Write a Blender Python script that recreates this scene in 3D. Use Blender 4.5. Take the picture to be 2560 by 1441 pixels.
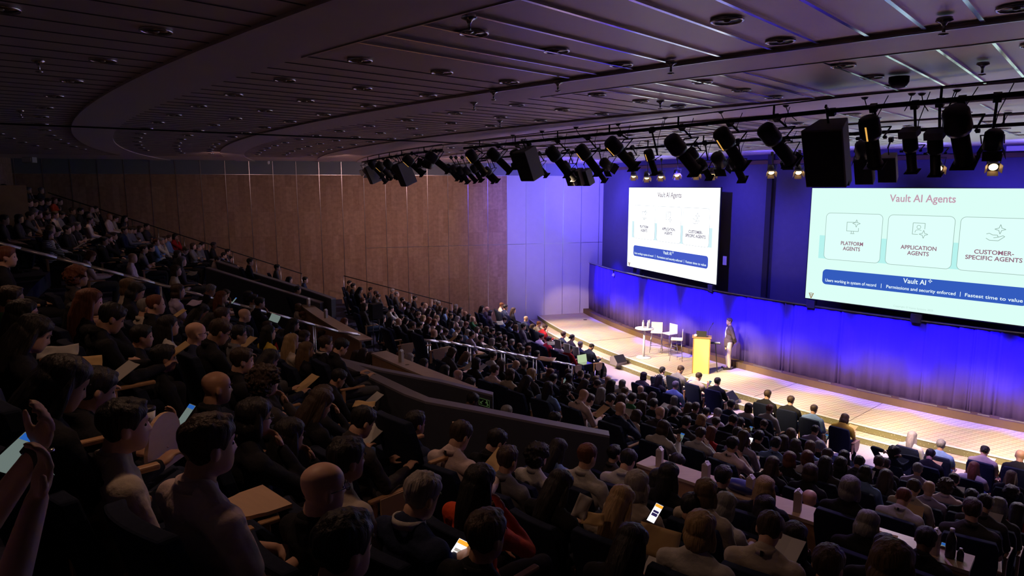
import bpy, bmesh, math, random
from mathutils import Vector, Matrix, Euler, noise
import numpy as np

for o in list(bpy.data.objects): bpy.data.objects.remove(o)
SC = bpy.context.scene
COL = SC.collection
random.seed(7)
R_ = math.radians

# ------------------------------------------------------------------ camera, world, exposure
ZC = 6.5                                   # camera height over the front floor of the hall
PITCH = math.atan(254/1700.)
cam_data = bpy.data.cameras.new('camera'); cam = bpy.data.objects.new('camera', cam_data); COL.objects.link(cam)
cam_data.sensor_width = 36; cam_data.lens = 36*1700/2560.
cam_data.clip_start = .05; cam_data.clip_end = 200
cam.location = (0, 0, ZC); cam.rotation_euler = (math.pi/2-PITCH, 0, 0)
SC.camera = cam
w = bpy.data.worlds.new('world'); SC.world = w; w.use_nodes = True
w.node_tree.nodes['Background'].inputs[0].default_value = (0.35, .3, .4, 1)
w.node_tree.nodes['Background'].inputs[1].default_value = 0.012
SC.view_settings.view_transform = 'Standard'; SC.view_settings.look = 'None'
SC.view_settings.gamma = 1; SC.view_settings.use_curve_mapping = False
SC.view_settings.exposure = 0.0
SC.cycles.max_bounces = 5; SC.cycles.diffuse_bounces = 3; SC.cycles.glossy_bounces = 2
SC.cycles.transmission_bounces = 2; SC.cycles.sample_clamp_indirect = 4
SC.cycles.caustics_reflective = False; SC.cycles.caustics_refractive = False

CX, CY = 33.7, 39.3                        # centre of the curved stage and of every seat row
WA, WB = 31.9, .3                          # left wall plane  y = WA + WB x
WDIR = Vector((1, WB, 0)).normalized()

def ray(px, py):                           # direction through a point of the photograph
    r = (px-1280)/1700.; u = (720.5-py)/1700.; c, s = math.cos(PITCH), math.sin(PITCH)
    return Vector((r, c+u*s, -s+u*c))
def on_z(px, py, z):                       # z measured from the camera's height
    d = ray(px, py); t = z/d.z; return Vector((d.x*t, d.y*t, z+ZC))
def at_dist(px, py, D):
    d = ray(px, py).normalized()*D; return Vector((d.x, d.y, d.z+ZC))
def pol(R, th, z=0):                       # polar place around the stage centre; th in degrees, z from camera height
    return Vector((CX-R*math.cos(R_(th)), CY-R*math.sin(R_(th)), z+ZC))
def to_pol(v): return math.hypot(v.x-CX, v.y-CY), math.degrees(math.atan2(CY-v.y, CX-v.x))
def wall_th(R, off=0.0):                   # angle where the ring of radius R meets the left wall
    lo, hi = 0., 60.
    for _ in range(40):
        m = (lo+hi)/2; p = pol(R, m)
        if p.y > WA+WB*p.x-off: lo = m
        else: hi = m
    return hi
_ZH = [(30, -5.2), (37.6, -5.2), (42.2, -3.85), (44.7, -3.35), (46.6, -2.61), (54, .19)]
def zh(R): return float(np.interp(R, [p[0] for p in _ZH], [p[1] for p in _ZH]))   # seated head height, from camera height

LIGHTS = []
def spot(loc, target, energy, color, size=40, blend=.5, radius=.12, name='stage_or_fill_light'):
    l = bpy.data.lights.new(name, 'SPOT'); l.energy = energy; l.color = color; l.spot_size = R_(size); l.spot_blend = blend
    l.shadow_soft_size = radius
    o = bpy.data.objects.new(name, l); COL.objects.link(o); o.location = loc
    o.rotation_euler = (Vector(target)-Vector(loc)).to_track_quat('-Z', 'Y').to_euler(); return o
def plight(loc, energy, color, radius=.1, name='lamp'):
    l = bpy.data.lights.new(name, 'POINT'); l.energy = energy; l.color = color; l.shadow_soft_size = radius
    o = bpy.data.objects.new(name, l); COL.objects.link(o); o.location = loc; return o
WARM = (1., .72, .42); BLUE = (.015, .0, 1.); VIO = (.25, .1, 1.)
# warm key lights of the rig onto the stage floor
for th in (17.5, 21, 25, 30, 35, 40, 44.5, 49, 54, 60):
    spot(pol(40.2, th, .55), pol(33.0, th+1.0, -6.1), 9000, WARM, 30, .8)
spot(pol(40.2, 33.5, .5), pol(32.1, 33, -5.6), 5200, (1, .85, .45), 13, .5)      # lectern
spot(pol(40.2, 36, .5), pol(31.6, 33, -5.2), 3600, (1, .85, .6), 12, .5)         # speaker
spot(pol(40.3, 29, .5), pol(32.0, 27.5, -5.2), 4200, (1, .85, .7), 12, .5)
spot(pol(40.2, 27, .5), (3.2, 32.8, ZC-6.5), 3800, (1, .62, .35), 13.5, .5)                 # pool on the side wall
# blue wash
for k, th in enumerate((15.5, 19.5, 24.5, 29, 33.5, 37.6, 41.2, 44.9, 48.6, 52.4, 56, 60)):
    spot(pol(34.4, th, .7), pol(30.5, th, -5.2 if k > 1 else -4.6), 5200 if k > 1 else 5200, BLUE, 24, .5, .05)
for th in (18, 24, 31, 38, 46, 54):
    spot(pol(33.2, th, .75), pol(30.2, th, -1.5), 1100, (.09, .06, 1), 80, .9, .1)
spot(pol(35.5, 26, .6), pol(32.6, 15.5, -1.0), 4200, (.16, .11, 1.), 70, 1., .1)
spot(pol(33.2, 22, .7), pol(31.0, 14.5, .2), 2600, (.1, .07, 1.), 60, 1., .1)
for R, e in ((38.5, 430), (42.5, 200), (46.5, 70)):
    q = pol(R, wall_th(R)+9.5, .9); spot(q, pol(R, wall_th(R), -2.6), e, (1, .55, .50), 95, 1., .2, 'added_fill_light')  # added warm fill that brightens the wood wall
for th in (19, 23, 27, 31, 35, 39, 43, 47, 51, 55):
    spot(pol(31.9, th, .35), pol(31.5, th, 1.05), 90, (.1, .06, 1), 150, .6, .1)
for th in (19, 27, 35, 43, 52):
    spot(pol(31.7, th, .55), pol(39.5, th+1, -5.0), 1700, (.96, .76, .92), 56, .9, .12)  # added front fill on the audience faces, not part of the blue wash
for th in (20, 27, 36, 46, 55):
    spot(pol(38.5, th, .5), pol(34.4, th, -6.5), 2000, (.5, .3, 1.), 40, .9, .1)
spot(pol(42.3, 46, .8), pol(45.1, 46.5, -3.2), 260, (.6, .35, 1.), 70, 1., .1)  # added violet fill tinting the top of the long ledge
# added dim fill spots under the ceiling; the downlights themselves are off
for th, R in ((36, 50.6), (41, 50.6), (45.5, 50.2), (43, 47.5)):
    spot(pol(R, th, 1.0), pol(R, th, -3), 38, (1, .56, .36), 150, 1., .1, 'added_fill_light')
for th, R in ((26, 49), (31, 45.5), (38, 48.3), (43.3, 46.6), (26, 41), (35, 41), (47, 45.3), (55, 46), (20, 45), (21, 50)):
    spot(pol(R, th, 1.0), pol(R, th, -3), 24, (1, .60, .46), 150, 1., .1, 'added_fill_light')

# ------------------------------------------------------------------ mesh helpers
def srgb(r, g, b): 
    f = lambda c: (c/255/12.92) if c/255 <= .04045 else ((c/255+.055)/1.055)**2.4
    return (f(r), f(g), f(b), 1)
def mat(name, color, rough=.7, metal=0, emit=None, estr=1, spec=.5, nscale=0, namt=0, nstretch=(1, 1, 1), bump=0, coat=0):
    m = bpy.data.materials.new(name); m.use_nodes = True; nt = m.node_tree; b = nt.nodes['Principled BSDF']
    b.inputs['Base Color'].default_value = color if len(color) == 4 else (*color, 1)
    b.inputs['Roughness'].default_value = rough; b.inputs['Metallic'].default_value = metal
    b.inputs['Specular IOR Level'].default_value = spec
    if emit is not None:
        b.inputs['Emission Color'].default_value = emit if len(emit) == 4 else (*emit, 1); b.inputs['Emission Strength'].default_value = estr
    if nscale:
        tc = nt.nodes.new('ShaderNodeTexCoord'); mp = nt.nodes.new('ShaderNodeMapping'); n = nt.nodes.new('ShaderNodeTexNoise')
        mp.inputs['Scale'].default_value = nstretch; n.inputs['Scale'].default_value = nscale; n.inputs['Detail'].default_value = 4
        nt.links.new(tc.outputs['Object'], mp.inputs[0]); nt.links.new(mp.outputs[0], n.inputs['Vector'])
        if namt:
            mix = nt.nodes.new('ShaderNodeMixRGB'); c = m.node_tree.nodes['Principled BSDF'].inputs['Base Color'].default_value
            mix.inputs[1].default_value = tuple(max(0, x*(1-namt)) for x in c[:3])+(1,)
            mix.inputs[2].default_value = tuple(min(1, x*(1+namt)) for x in c[:3])+(1,)
            nt.links.new(n.outputs['Fac'], mix.inputs[0]); nt.links.new(mix.outputs[0], b.inputs['Base Color'])
        if bump:
            bp = nt.nodes.new('ShaderNodeBump'); bp.inputs['Strength'].default_value = bump; bp.inputs['Distance'].default_value = .02
            nt.links.new(n.outputs['Fac'], bp.inputs['Height']); nt.links.new(bp.outputs[0], b.inputs['Normal'])
    return m
class MB:
    def __init__(s): s.bm = bmesh.new()
    def _x(s, vs, M):
        bmesh.ops.transform(s.bm, matrix=M, verts=vs)
    def box(s, c, size, rz=0, M=None, mi=0):
        r = bmesh.ops.create_cube(s.bm, size=1)['verts']
        bmesh.ops.scale(s.bm, vec=size, verts=r)
        s._x(r, (M or Matrix()) @ Matrix.Translation(c) @ Matrix.Rotation(rz, 4, 'Z'))
        for f in {f for v in r for f in v.link_faces}: f.material_index = mi
        return s
    def tube(s, a, b, r1, r2=None, seg=10, mi=0, M=None):
        a = Vector(a); b = Vector(b); d = b-a; L = d.length
        if L < 1e-6: return s
        v = bmesh.ops.create_cone(s.bm, cap_ends=True, segments=seg, radius1=r1, radius2=r1 if r2 is None else r2, depth=L)['verts']
        s._x(v, (M or Matrix()) @ Matrix.Translation((a+b)/2) @ d.to_track_quat('Z', 'Y').to_matrix().to_4x4())
        for f in {f for q in v for f in q.link_faces}: f.material_index = mi
        return s
    def path(s, pts, r, seg=8, mi=0):
        for a, b in zip(pts, pts[1:]): s.tube(a, b, r, seg=seg, mi=mi)
        for p in pts[1:-1]: s.ball(p, (r, r, r), seg, mi=mi)
        return s
    def ball(s, c, rad, seg=12, rot=None, mi=0, M=None):
        v = bmesh.ops.create_uvsphere(s.bm, u_segments=seg, v_segments=max(6, seg*2//3), radius=1)['verts']
        bmesh.ops.scale(s.bm, vec=rad, verts=v)
        s._x(v, (M or Matrix()) @ Matrix.Translation(c) @ ((rot.to_matrix().to_4x4()) if rot else Matrix()))
        for f in {f for q in v for f in q.link_faces}: f.material_index = mi
        return s
    def limb(s, pts, rads, seg=12):
        for i, p in enumerate(pts): s.ball(p, (rads[i],)*3, seg)
        for i in range(len(pts)-1): s.tube(pts[i], pts[i+1], rads[i], rads[i+1], seg)
        return s
    def quad(s, a, b, c, d, mi=0):
        vs = [s.bm.verts.new(p) for p in (a, b, c, d)]; f = s.bm.faces.new(vs); f.material_index = mi; return s
    def lathe(s, c, prof, seg=20, mi=0):
        rings = []
        for r, z in prof:
            rings.append([s.bm.verts.new((c[0]+r*math.cos(2*math.pi*k/seg), c[1]+r*math.sin(2*math.pi*k/seg), c[2]+z)) for k in range(seg)])
        for a, b in zip(rings, rings[1:]):
            for k in range(seg):
                f = s.bm.faces.new((a[k], a[(k+1) % seg], b[(k+1) % seg], b[k])); f.material_index = mi
        for ring, rev in ((rings[0], True), (rings[-1], False)):
            f = s.bm.faces.new(ring[::-1] if rev else ring); f.material_index = mi
        return s
    def arc(s, R1, R2, t0, t1, z0, z1, n=40, mi=0):       # a curved block between two radii around the stage centre
        P = []
        for i in range(n+1):
            t = t0+(t1-t0)*i/n
            P.append([s.bm.verts.new(pol(R, t, z)) for R, z in ((R1, z0), (R2, z0), (R2, z1), (R1, z1))])
        for a, b in zip(P, P[1:]):
            for k in range(4):
                f = s.bm.faces.new((a[k], a[(k+1) % 4], b[(k+1) % 4], b[k])); f.material_index = mi
        s.bm.faces.new(P[0][::-1]).material_index = mi; s.bm.faces.new(P[-1]).material_index = mi
        return s
    def build(s, name, m, parent=None, smooth=False, loc=None, bevel=0):
        bmesh.ops.recalc_face_normals(s.bm, faces=s.bm.faces)
        me = bpy.data.meshes.new(name)
        if loc is not None and parent is None:
            bmesh.ops.translate(s.bm, vec=-Vector(loc), verts=s.bm.verts)
        s.bm.to_mesh(me); s.bm.free()
        for x in (m if isinstance(m, (list, tuple)) else [m]): me.materials.append(x)
        if smooth:
            for p in me.polygons: p.use_smooth = True
        o = bpy.data.objects.new(name, me); COL.objects.link(o)
        if loc is not None: o.location = loc
        if parent is not None: o.parent = parent
        if bevel:
            md = o.modifiers.new('b', 'BEVEL'); md.width = bevel; md.segments = 2; md.limit_method = 'ANGLE'
        return o
def tag(o, label=None, cat=None, group=None, kind=None):
    if label: o['label'] = label
    if cat: o['category'] = cat
    if group: o['group'] = group
    if kind: o['kind'] = kind
    return o
def empty(name, loc, rz=0, rot=None, **k):
    o = bpy.data.objects.new(name, None); COL.objects.link(o); o.location = loc; o.rotation_euler = rot or (0, 0, rz)
    o.empty_display_size = .1
    return tag(o, **k)
def copy_tree(o, parent=None):
    c = o.copy(); COL.objects.link(c); c.parent = parent
    for ch in o.children: copy_tree(ch, c)
    return c
def txt(name, body, size, m, parent, M, align='CENTER', ext=.002, bold=0, sx=1):
    cu = bpy.data.curves.new(name, 'FONT'); cu.body = body; cu.size = size; cu.align_x = align; cu.align_y = 'CENTER'
    cu.extrude = ext; cu.offset = bold; cu.resolution_u = 3
    t = bpy.data.objects.new('tmp', cu); COL.objects.link(t)
    dg = bpy.context.evaluated_depsgraph_get(); me = bpy.data.meshes.new_from_object(t.evaluated_get(dg))
    bpy.data.objects.remove(t); bpy.data.curves.remove(cu)
    me.transform(Matrix.Scale(sx, 4, (1, 0, 0))); me.transform(M); me.materials.clear(); me.materials.append(m); me.name = name
    o = bpy.data.objects.new(name, me); COL.objects.link(o); o.parent = parent; return o
# ------------------------------------------------------------------ materials
def wood_panels():
    m = bpy.data.materials.new('cork_wood_panels'); m.use_nodes = True; nt = m.node_tree; b = nt.nodes['Principled BSDF']
    tc = nt.nodes.new('ShaderNodeTexCoord'); sp = nt.nodes.new('ShaderNodeSeparateXYZ'); cb = nt.nodes.new('ShaderNodeCombineXYZ')
    nt.links.new(tc.outputs['Object'], sp.inputs[0]); nt.links.new(sp.outputs[0], cb.inputs[0]); nt.links.new(sp.outputs[2], cb.inputs[1])
    br = nt.nodes.new('ShaderNodeTexBrick'); br.offset = 0; br.squash = 1
    br.inputs['Scale'].default_value = 1; br.inputs['Brick Width'].default_value = .929/4; br.inputs['Row Height'].default_value = 1.05
    br.inputs['Mortar Size'].default_value = .002; br.inputs['Mortar Smooth'].default_value = .2; br.inputs['Bias'].default_value = -.1
    br.inputs['Color1'].default_value = (.38, .235, .15, 1); br.inputs['Color2'].default_value = (.47, .31, .21, 1); br.inputs['Mortar'].default_value = (.2, .1, .06, 1)
    nt.links.new(cb.outputs[0], br.inputs['Vector'])
    n = nt.nodes.new('ShaderNodeTexNoise'); n.inputs['Scale'].default_value = 7; n.inputs['Detail'].default_value = 6
    mx = nt.nodes.new('ShaderNodeMixRGB'); mx.blend_type = 'MULTIPLY'; mx.inputs[0].default_value = .45
    rp = nt.nodes.new('ShaderNodeValToRGB'); rp.color_ramp.elements[0].color = (.55, .5, .45, 1); rp.color_ramp.elements[1].color = (1.1, 1.05, 1, 1)
    rp.color_ramp.elements[0].position = .35; rp.color_ramp.elements[1].position = .65
    nt.links.new(tc.outputs['Object'], n.inputs['Vector']); nt.links.new(n.outputs['Fac'], rp.inputs[0])
    nt.links.new(br.outputs['Color'], mx.inputs[1]); nt.links.new(rp.outputs[0], mx.inputs[2]); nt.links.new(mx.outputs[0], b.inputs['Base Color'])
    b.inputs['Roughness'].default_value = .6; return m
def stage_carpet():
    m = bpy.data.materials.new('stage_carpet'); m.use_nodes = True; nt = m.node_tree; b = nt.nodes['Principled BSDF']
    tc = nt.nodes.new('ShaderNodeTexCoord')
    ck = nt.nodes.new('ShaderNodeTexChecker'); ck.inputs['Scale'].default_value = 9
    mp = nt.nodes.new('ShaderNodeMapping'); mp.inputs['Rotation'].default_value = (0, 0, R_(20))
    ck.inputs[1].default_value = (.50, .43, .38, 1); ck.inputs[2].default_value = (.62, .54, .47, 1)
    nt.links.new(tc.outputs['Object'], mp.inputs[0]); nt.links.new(mp.outputs[0], ck.inputs[0])
    n = nt.nodes.new('ShaderNodeTexNoise'); n.inputs['Scale'].default_value = 2.5; n.inputs['Detail'].default_value = 5
    mx = nt.nodes.new('ShaderNodeMixRGB'); mx.blend_type = 'MULTIPLY'; mx.inputs[0].default_value = .3
    nt.links.new(mp.outputs[0], n.inputs['Vector']); nt.links.new(ck.outputs[0], mx.inputs[1]); nt.links.new(n.outputs['Color'], mx.inputs[2])
    nt.links.new(mx.outputs[0], b.inputs['Base Color']); b.inputs['Roughness'].default_value = .95; b.inputs['Specular IOR Level'].default_value = .1
    return m
def terrazzo():
    m = bpy.data.materials.new('terrazzo_riser'); m.use_nodes = True; nt = m.node_tree; b = nt.nodes['Principled BSDF']
    tc = nt.nodes.new('ShaderNodeTexCoord'); v = nt.nodes.new('ShaderNodeTexVoronoi'); v.inputs['Scale'].default_value = 22
    rp = nt.nodes.new('ShaderNodeValToRGB'); e = rp.color_ramp.elements; e[0].color = (.4, .4, .3, 1); e[0].position = .12; e[1].color = (.13, .125, .06, 1); e[1].position = .22
    nt.links.new(tc.outputs['Object'], v.inputs['Vector']); nt.links.new(v.outputs['Distance'], rp.inputs[0]); nt.links.new(rp.outputs[0], b.inputs['Base Color'])
    b.inputs['Roughness'].default_value = .5; return m
M_WOODW = wood_panels(); M_STAGE = stage_carpet(); M_TERR = terrazzo()
M_PALE = mat('pale_wall_panel', (.55, .55, .58), .75, nscale=3, namt=.06)
M_BAND = mat('grey_wall_band', (.20, .22, .26), .8, nscale=4, namt=.08)
M_ALU = mat('aluminium', (.62, .62, .66), .28, 1)
M_SLOT = mat('ceiling_slot_metal', (.75, .75, .78), .16, 1)
M_CEIL = mat('ceiling_panel', (.88, .76, .74), .50, .72, nscale=1.2, namt=.05)
M_SOFF = mat('ceiling_soffit', (.84, .72, .71), .55, .6, nscale=1.2, namt=.05)
M_JOINT = mat('panel_joint', (.16, .13, .14), .9)
M_FLOOR = mat('blue_carpet', (.05, .05, .09), .95, nscale=30, namt=.3, spec=.1)
M_FRONT = mat('front_carpet', (.40, .36, .50), .95, nscale=30, namt=.25, spec=.1)
M_SCRW = mat('dark_backdrop_wall', (.10, .10, .15), .85, nscale=5, namt=.1)
M_BLACK = mat('black_metal', (.012, .012, .014), .45)
M_BLK2 = mat('matt_black', (.02, .02, .022), .8)
M_GRILLE = mat('speaker_grille', (.008, .008, .009), .6, nscale=150, namt=.6)
M_SPKBOX = mat('grey_speaker_cabinet', (.22, .20, .21), .6)
M_CURT = mat('blue_stage_curtain', (.15, .10, .42), .85, nscale=1.5, namt=.12, nstretch=(1, 1, .2), spec=.2)
M_SKIRT = mat('brown_plinth', (.12, .07, .025), .7, nscale=8, namt=.15)
M_WHITE = mat('white_plastic', (.85, .85, .85), .4)
M_WOODL = mat('light_oak', (.50, .29, .15), .45, nscale=6, namt=.2, nstretch=(1, 6, 1))
M_OAKTOP = mat('oak_ledge_top', (.58, .44, .34), .26, nscale=6, namt=.12, nstretch=(1, 6, 1))
M_PARA = mat('dark_parapet', (.055, .06, .08), .7, nscale=10, namt=.15)
M_PARATOP = mat('parapet_coping', (.22, .2, .24), .5, nscale=10, namt=.1)
M_SEAT = mat('dark_blue_upholstery', (.018, .024, .05), .9, nscale=40, namt=.3, spec=.15)
M_PAPER = mat('white_paper', (.5, .49, .48), .8)
M_MANILA = mat('kraft_paper', (.52, .36, .17), .8)
M_CHROME = mat('chrome', (.7, .7, .72), .2, 1)

def struct(o): o['kind'] = 'structure'; return o
# ------------------------------------------------------------------ walls
ang = math.atan(WB); ca = math.cos(ang)
def wall_local(o): o.location = (0, WA, ZC); o.rotation_euler = (0, 0, ang)
S0 = -.24; STEP = .929
b = MB(); zl = -8; 
b.box(((-32+S0)/2, .15, (zl+.49)/2), (32+S0, .3, .49-zl), mi=0)
b.box(((S0+6.4)/2, .15, (zl+.49)/2), (6.4-S0, .3, .49-zl), mi=1)
b.box((-12.8, .15, (.49+1.25)/2), (38.4, .3, .76), mi=2)
o = struct(b.build('wall_left', [M_WOODW, M_PALE, M_BAND])); wall_local(o)
b = MB()
for k in range(-24, 7):
    s = S0+STEP*k
    if s > 5.2: continue
    b.box((s, -.004, (-7+1.05)/2), (.018, .02, 8.05))
o = struct(b.build('trim_1', M_ALU)); wall_local(o)
b = MB(); b.box((-1.5+1.0, -.004, -2.69), (12.5, .016, .016)); b.box((-12.8, -.004, .49), (38, .014, .012))
o = struct(b.build('trim_2', M_ALU)); wall_local(o)
# back wall behind the last row, with a grey column at the corner
b = MB(); t0 = wall_th(54.6, -.2); b.arc(54.3, 54.6, t0, 78, -2.4, 1.06, 50); struct(b.build('wall_back', M_WOODW))
p = on_z(57, 430, .3); pc = ray(57, 430); tt = 30.2; P = Vector((pc.x*tt, pc.y*tt, 0))
struct(MB().box((P.x, P.y, ZC-.6), (.5, .5, 3.3), rz=.3).build('wall_column', M_BAND))
# far right wall closes the room outside the picture
b = MB(); a0, a1 = pol(29, 80, 0), pol(55, 80, 0)
d = (a1-a0).normalized(); n = Vector((-d.y, d.x, 0))*.3
vs = [a0, a1, a1+n, a0+n]
for z0, z1 in ((-6.6, 1.06),):
    for i in range(4):
        p, q = vs[i], vs[(i+1) % 4]
        b.quad((p.x, p.y, ZC+z0), (q.x, q.y, ZC+z0), (q.x, q.y, ZC+z1), (p.x, p.y, ZC+z1))
struct(b.build('wall_right', M_WOODW))
# wall behind the screens
tw = wall_th(29.9, -.1)
b = MB().arc(29.6, 29.9, tw, 79, -6.6, 1.06, 60); struct(b.build('wall_stage', M_SCRW))
b = MB().arc(29.9, 30.02, tw, 79, .74, .86, 60, 0); struct(b.build('trim_3', M_SKIRT))
th_s = to_pol(Vector((8.45, 22.8, 0)))[1]
struct(MB().box(pol(30.0, th_s, -1.45), (.09, .2, 5.0), rz=R_(th_s)).build('trim_4', M_BLK2))

# ------------------------------------------------------------------ floors: stepped rows, front floor, stage
ROWS_LO = [35.7+.9*k for k in range(11)]; ROWS_UP = [46.6+.9*k for k in range(9)]
b = MB()
def ring_floor(R1, R2, z, zb): b.arc(R1, R2, wall_th(R1, 0), 79, zb, z, 36)
for R in ROWS_LO: ring_floor(R-.58, R+.32, zh(R)-1.22, -8)
ring_floor(45.02, 46.02, zh(45.2)-1.32, -8)
for R in ROWS_UP: ring_floor(R-.58, R+.32, zh(R)-1.22, -8)
struct(b.build('floor', M_FLOOR))
b = MB().arc(33.2, 35.12, wall_th(34), 79, -8, -6.5, 60); struct(b.build('floor_front', M_FRONT))
b = MB(); b.arc(29.9, 33.2, wall_th(31.5, -.05), 79, -8, -6.16, 70, 0); struct(b.build('floor_stage', M_STAGE))
b = MB(); b.arc(33.2, 33.215, wall_th(33.2), 79, -6.32, -6.16, 70, 0)
b.arc(33.62, 33.635, wall_th(33.6), 79, -6.5, -6.345, 70, 0); struct(b.build('floor_riser', M_TERR))
b = MB(); b.arc(33.215, 33.62, wall_th(33.4), 79, -6.5, -6.33, 70, 0); struct(b.build('floor_step', M_STAGE))
b = MB(); b.arc(33.17, 33.235, wall_th(33.2), 79, -6.165, -6.145, 70); b.arc(33.6, 33.65, wall_th(33.6), 79, -6.345, -6.32, 70); struct(b.build('trim_5', M_PALE))
# joint lines across the stage carpet
b = MB()
for th in (22.4, 27.2, 32.0, 36.8, 41.6):
    b.box(pol(31.9, th, -6.157), (2.5, .012, .006), rz=R_(th))
struct(b.build('trim_6', M_JOINT))

# ------------------------------------------------------------------ ceiling
b = MB().arc(29.5, 56, wall_th(40, -1.2)-14, 80, 1.06, 1.3, 60); struct(b.build('ceiling', M_CEIL))
H = 1.045
b = MB()
for R1, R2 in ((48.8, 49.5), (45.62, 46.32), (42.6, 43.1), (41.2, 41.5), (38.6, 39.2)):
    b.arc(R1, R2, wall_th(R1, 0), 79, H-.012, 1.07, 60)
struct(b.build('ceiling_soffit', M_SOFF))
b = MB()                                    # dark joints between the ceiling panels: radial lines every 0.43 degrees
TH0 = 45.35-.215
for i in range(-62, 60):
    th = TH0+.43*i
    for R1, R2 in ((49.5, 54.2), (46.32, 48.8), (43.1, 45.62), (39.2, 41.2), (31, 38.6)):
        if th < wall_th(R1, .2) or (th > 43.8 and R1 < 49): continue
        Rm = (R1+R2)/2; b.box(pol(Rm, th, 1.058), (R2-R1, .005, .008), rz=R_(th))
struct(b.build('ceiling_joint', M_JOINT))
b = MB()                                    # polished light slots
random.seed(3)
def slot(R1, R2, th, wd=.022): b.box(pol((R1+R2)/2, th, 1.052), (R2-R1, wd, .02), rz=R_(th))
for th in (44.4, 44.8, 45.3, 45.8, 46.35, 46.87, 47.3, 47.72, 48.15, 48.55, 49.0, 49.4, 49.9, 50.3, 50.8, 51.2, 51.7):
    slot(46.34, 48.75, th, .026)
for th in (44.02, 44.45, 44.9, 45.35, 45.8, 46.1, 47.0, 47.6, 48.05, 48.5, 48.95, 49.4, 49.9, 50.4, 51):
    slot(43.15, 45.6, th, .024)
for th in (40.5, 41.2, 42, 42.8, 43.6, 44.4, 45.2, 46, 46.8, 47.6, 48.4, 49.2): slot(39.3, 41.1, th, .018)
for th in (30, 32, 34, 36, 38, 39.5, 41, 42.5, 44, 45.5, 47): slot(34.0, 38.4, th, .018)
struct(b.build('ceiling_slot', M_SLOT))
b = MB()
for R in (48.8, 45.62, 46.32): b.arc(R-.006, R+.006, 43 if R < 48 else 43.5, 54, H-.02, H-.006, 24)
struct(b.build('trim_7', M_ALU))
# thin cable stretched under the ceiling on the left
a0 = on_z(-40, 307, .82); a1 = on_z(1480, 372, .82)
tag(MB().path([a0, a1], .012).build('ceiling_cable', M_BLACK), 'thin black cable stretched straight below the ceiling on the left', 'cable')

# downlights: recessed cans with a bright ring, on the grid of the ceiling
def downlight():
    r = empty('downlight', (0, 0, 0))
    MB().lathe((0, 0, 0), [(.090, .004), (.091, -.004), (.095, -.009), (.100, -.010), (.106, -.006), (.108, .002), (.104, .012), (.092, .012)], 20).build('rim', M_CHROME, r, True)
    b = MB(); b.lathe((0, 0, 0), [(.091, -.002), (.07, .05), (.07, .06), (.09, .012)], 20); b.build('reflector', M_RFL, r, True)
    MB().ball((0, 0, -.002), (.022, .022, .012), 10).build('bulb', M_BULB, r, True)
    return r
M_RFL = mat('downlight_reflector', (.22, .15, .08), .22, 1)
M_BULB = mat('bulb_glass', (.5, .45, .4), .1, 0, spec=1)
dl = downlight(); first = True; grid = []
for th in [45.35+1.72*k for k in range(-17, 6)]:
    for R in (50.78, 49.92, 48.33, 47.46, 46.6, 45.2, 44.35, 43.52, 40.8, 39.9, 38.0, 37.1, 36.2, 34.9, 34.0, 52.2, 53.1):
        if th < wall_th(R, .6): continue
        q = pol(R, th, 1.05); v = q-Vector((0, 0, ZC))
        if v.y < 1 or abs(v.x/v.y) > .8: continue
        if v.y < 3.3: continue
        grid.append((v.length, R, th, q))
grid.sort(key=lambda g: g[0]); RN = sorted({g[1] for g in grid})
near = grid[:230]
for i, (dist, R, th, q) in enumerate(near):
    o = dl if i == 0 else (copy_tree(dl) if dist < 16 else None)
    if o is None:
        o = dl.copy(); COL.objects.link(o)
        for ch in dl.children:
            if ch.name.startswith('bulb'): continue
            c = ch.copy(); COL.objects.link(c); c.parent = o
    o.location = q
    tag(o, 'round recessed downlight with a chrome rim in the panelled auditorium ceiling', 'ceiling light', 'round downlights in the panelled ceiling')
# sprinkler heads
def sprinkler():
    r = empty('sprinkler', (0, 0, 0))
    MB().lathe((0, 0, 0), [(.045, 0), (.05, -.012), (.02, -.02), (.012, -.03)], 14).build('plate', M_CHROME, r, True)
    b = MB(); b.tube((0, 0, -.02), (0, 0, -.055), .01); b.lathe((0, 0, -.06), [(.028, 0), (.03, -.004), (.004, -.008)], 12); b.build('nozzle', M_CHROME, r, True)
    return r
sp0 = sprinkler()
for i, (x, y) in enumerate([(1173, 42), (1234, 230), (2362, 48), (1678, 157), (2458, 160), (95, 152), (50, 278), (1651, 255), (1250, 304), (1185, 258), (1395, 206)]):
    o = sp0 if i == 0 else copy_tree(sp0); o.location = on_z(x, y-4, 1.045)
    o.scale = (1, 1, 1.6)
    tag(o, 'small metal sprinkler head hanging from the ceiling panels', 'sprinkler', 'sprinkler heads in the ceiling')
o = empty('ceiling_camera', on_z(2248, 192, 1.04), label='small dark dome device with a pale underside on the ceiling at right', cat='camera')
MB().lathe((0, 0, 0), [(.09, 0), (.09, -.05), (.075, -.08)], 18).build('housing', M_BLACK, o, True); MB().lathe((0, 0, -.08), [(.07, 0), (.055, -.02), (.02, -.028)], 18).build('dome', M_PALE, o, True)
o = empty('loudspeaker_box', at_dist(74, 400, 29.4), label='small pale box speaker fixed high on the left wall near the grey column', cat='speaker')
MB().box((0, 0, 0), (.36, .25, .2)).build('cabinet', M_PALE, o, bevel=.02); MB().box((-.02, -.13, 0), (.3, .02, .15)).build('grille', M_WHITE, o)
o = empty('wall_camera', at_dist(671, 407, 29.6), label='tiny white camera on the grey band of the wood wall', cat='camera')
MB().ball((0, 0, 0), (.05, .05, .07), 12).build('body', M_WHITE, o, True); MB().box((0, .05, .05), (.05, .1, .03)).build('bracket', M_WHITE, o)

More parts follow.
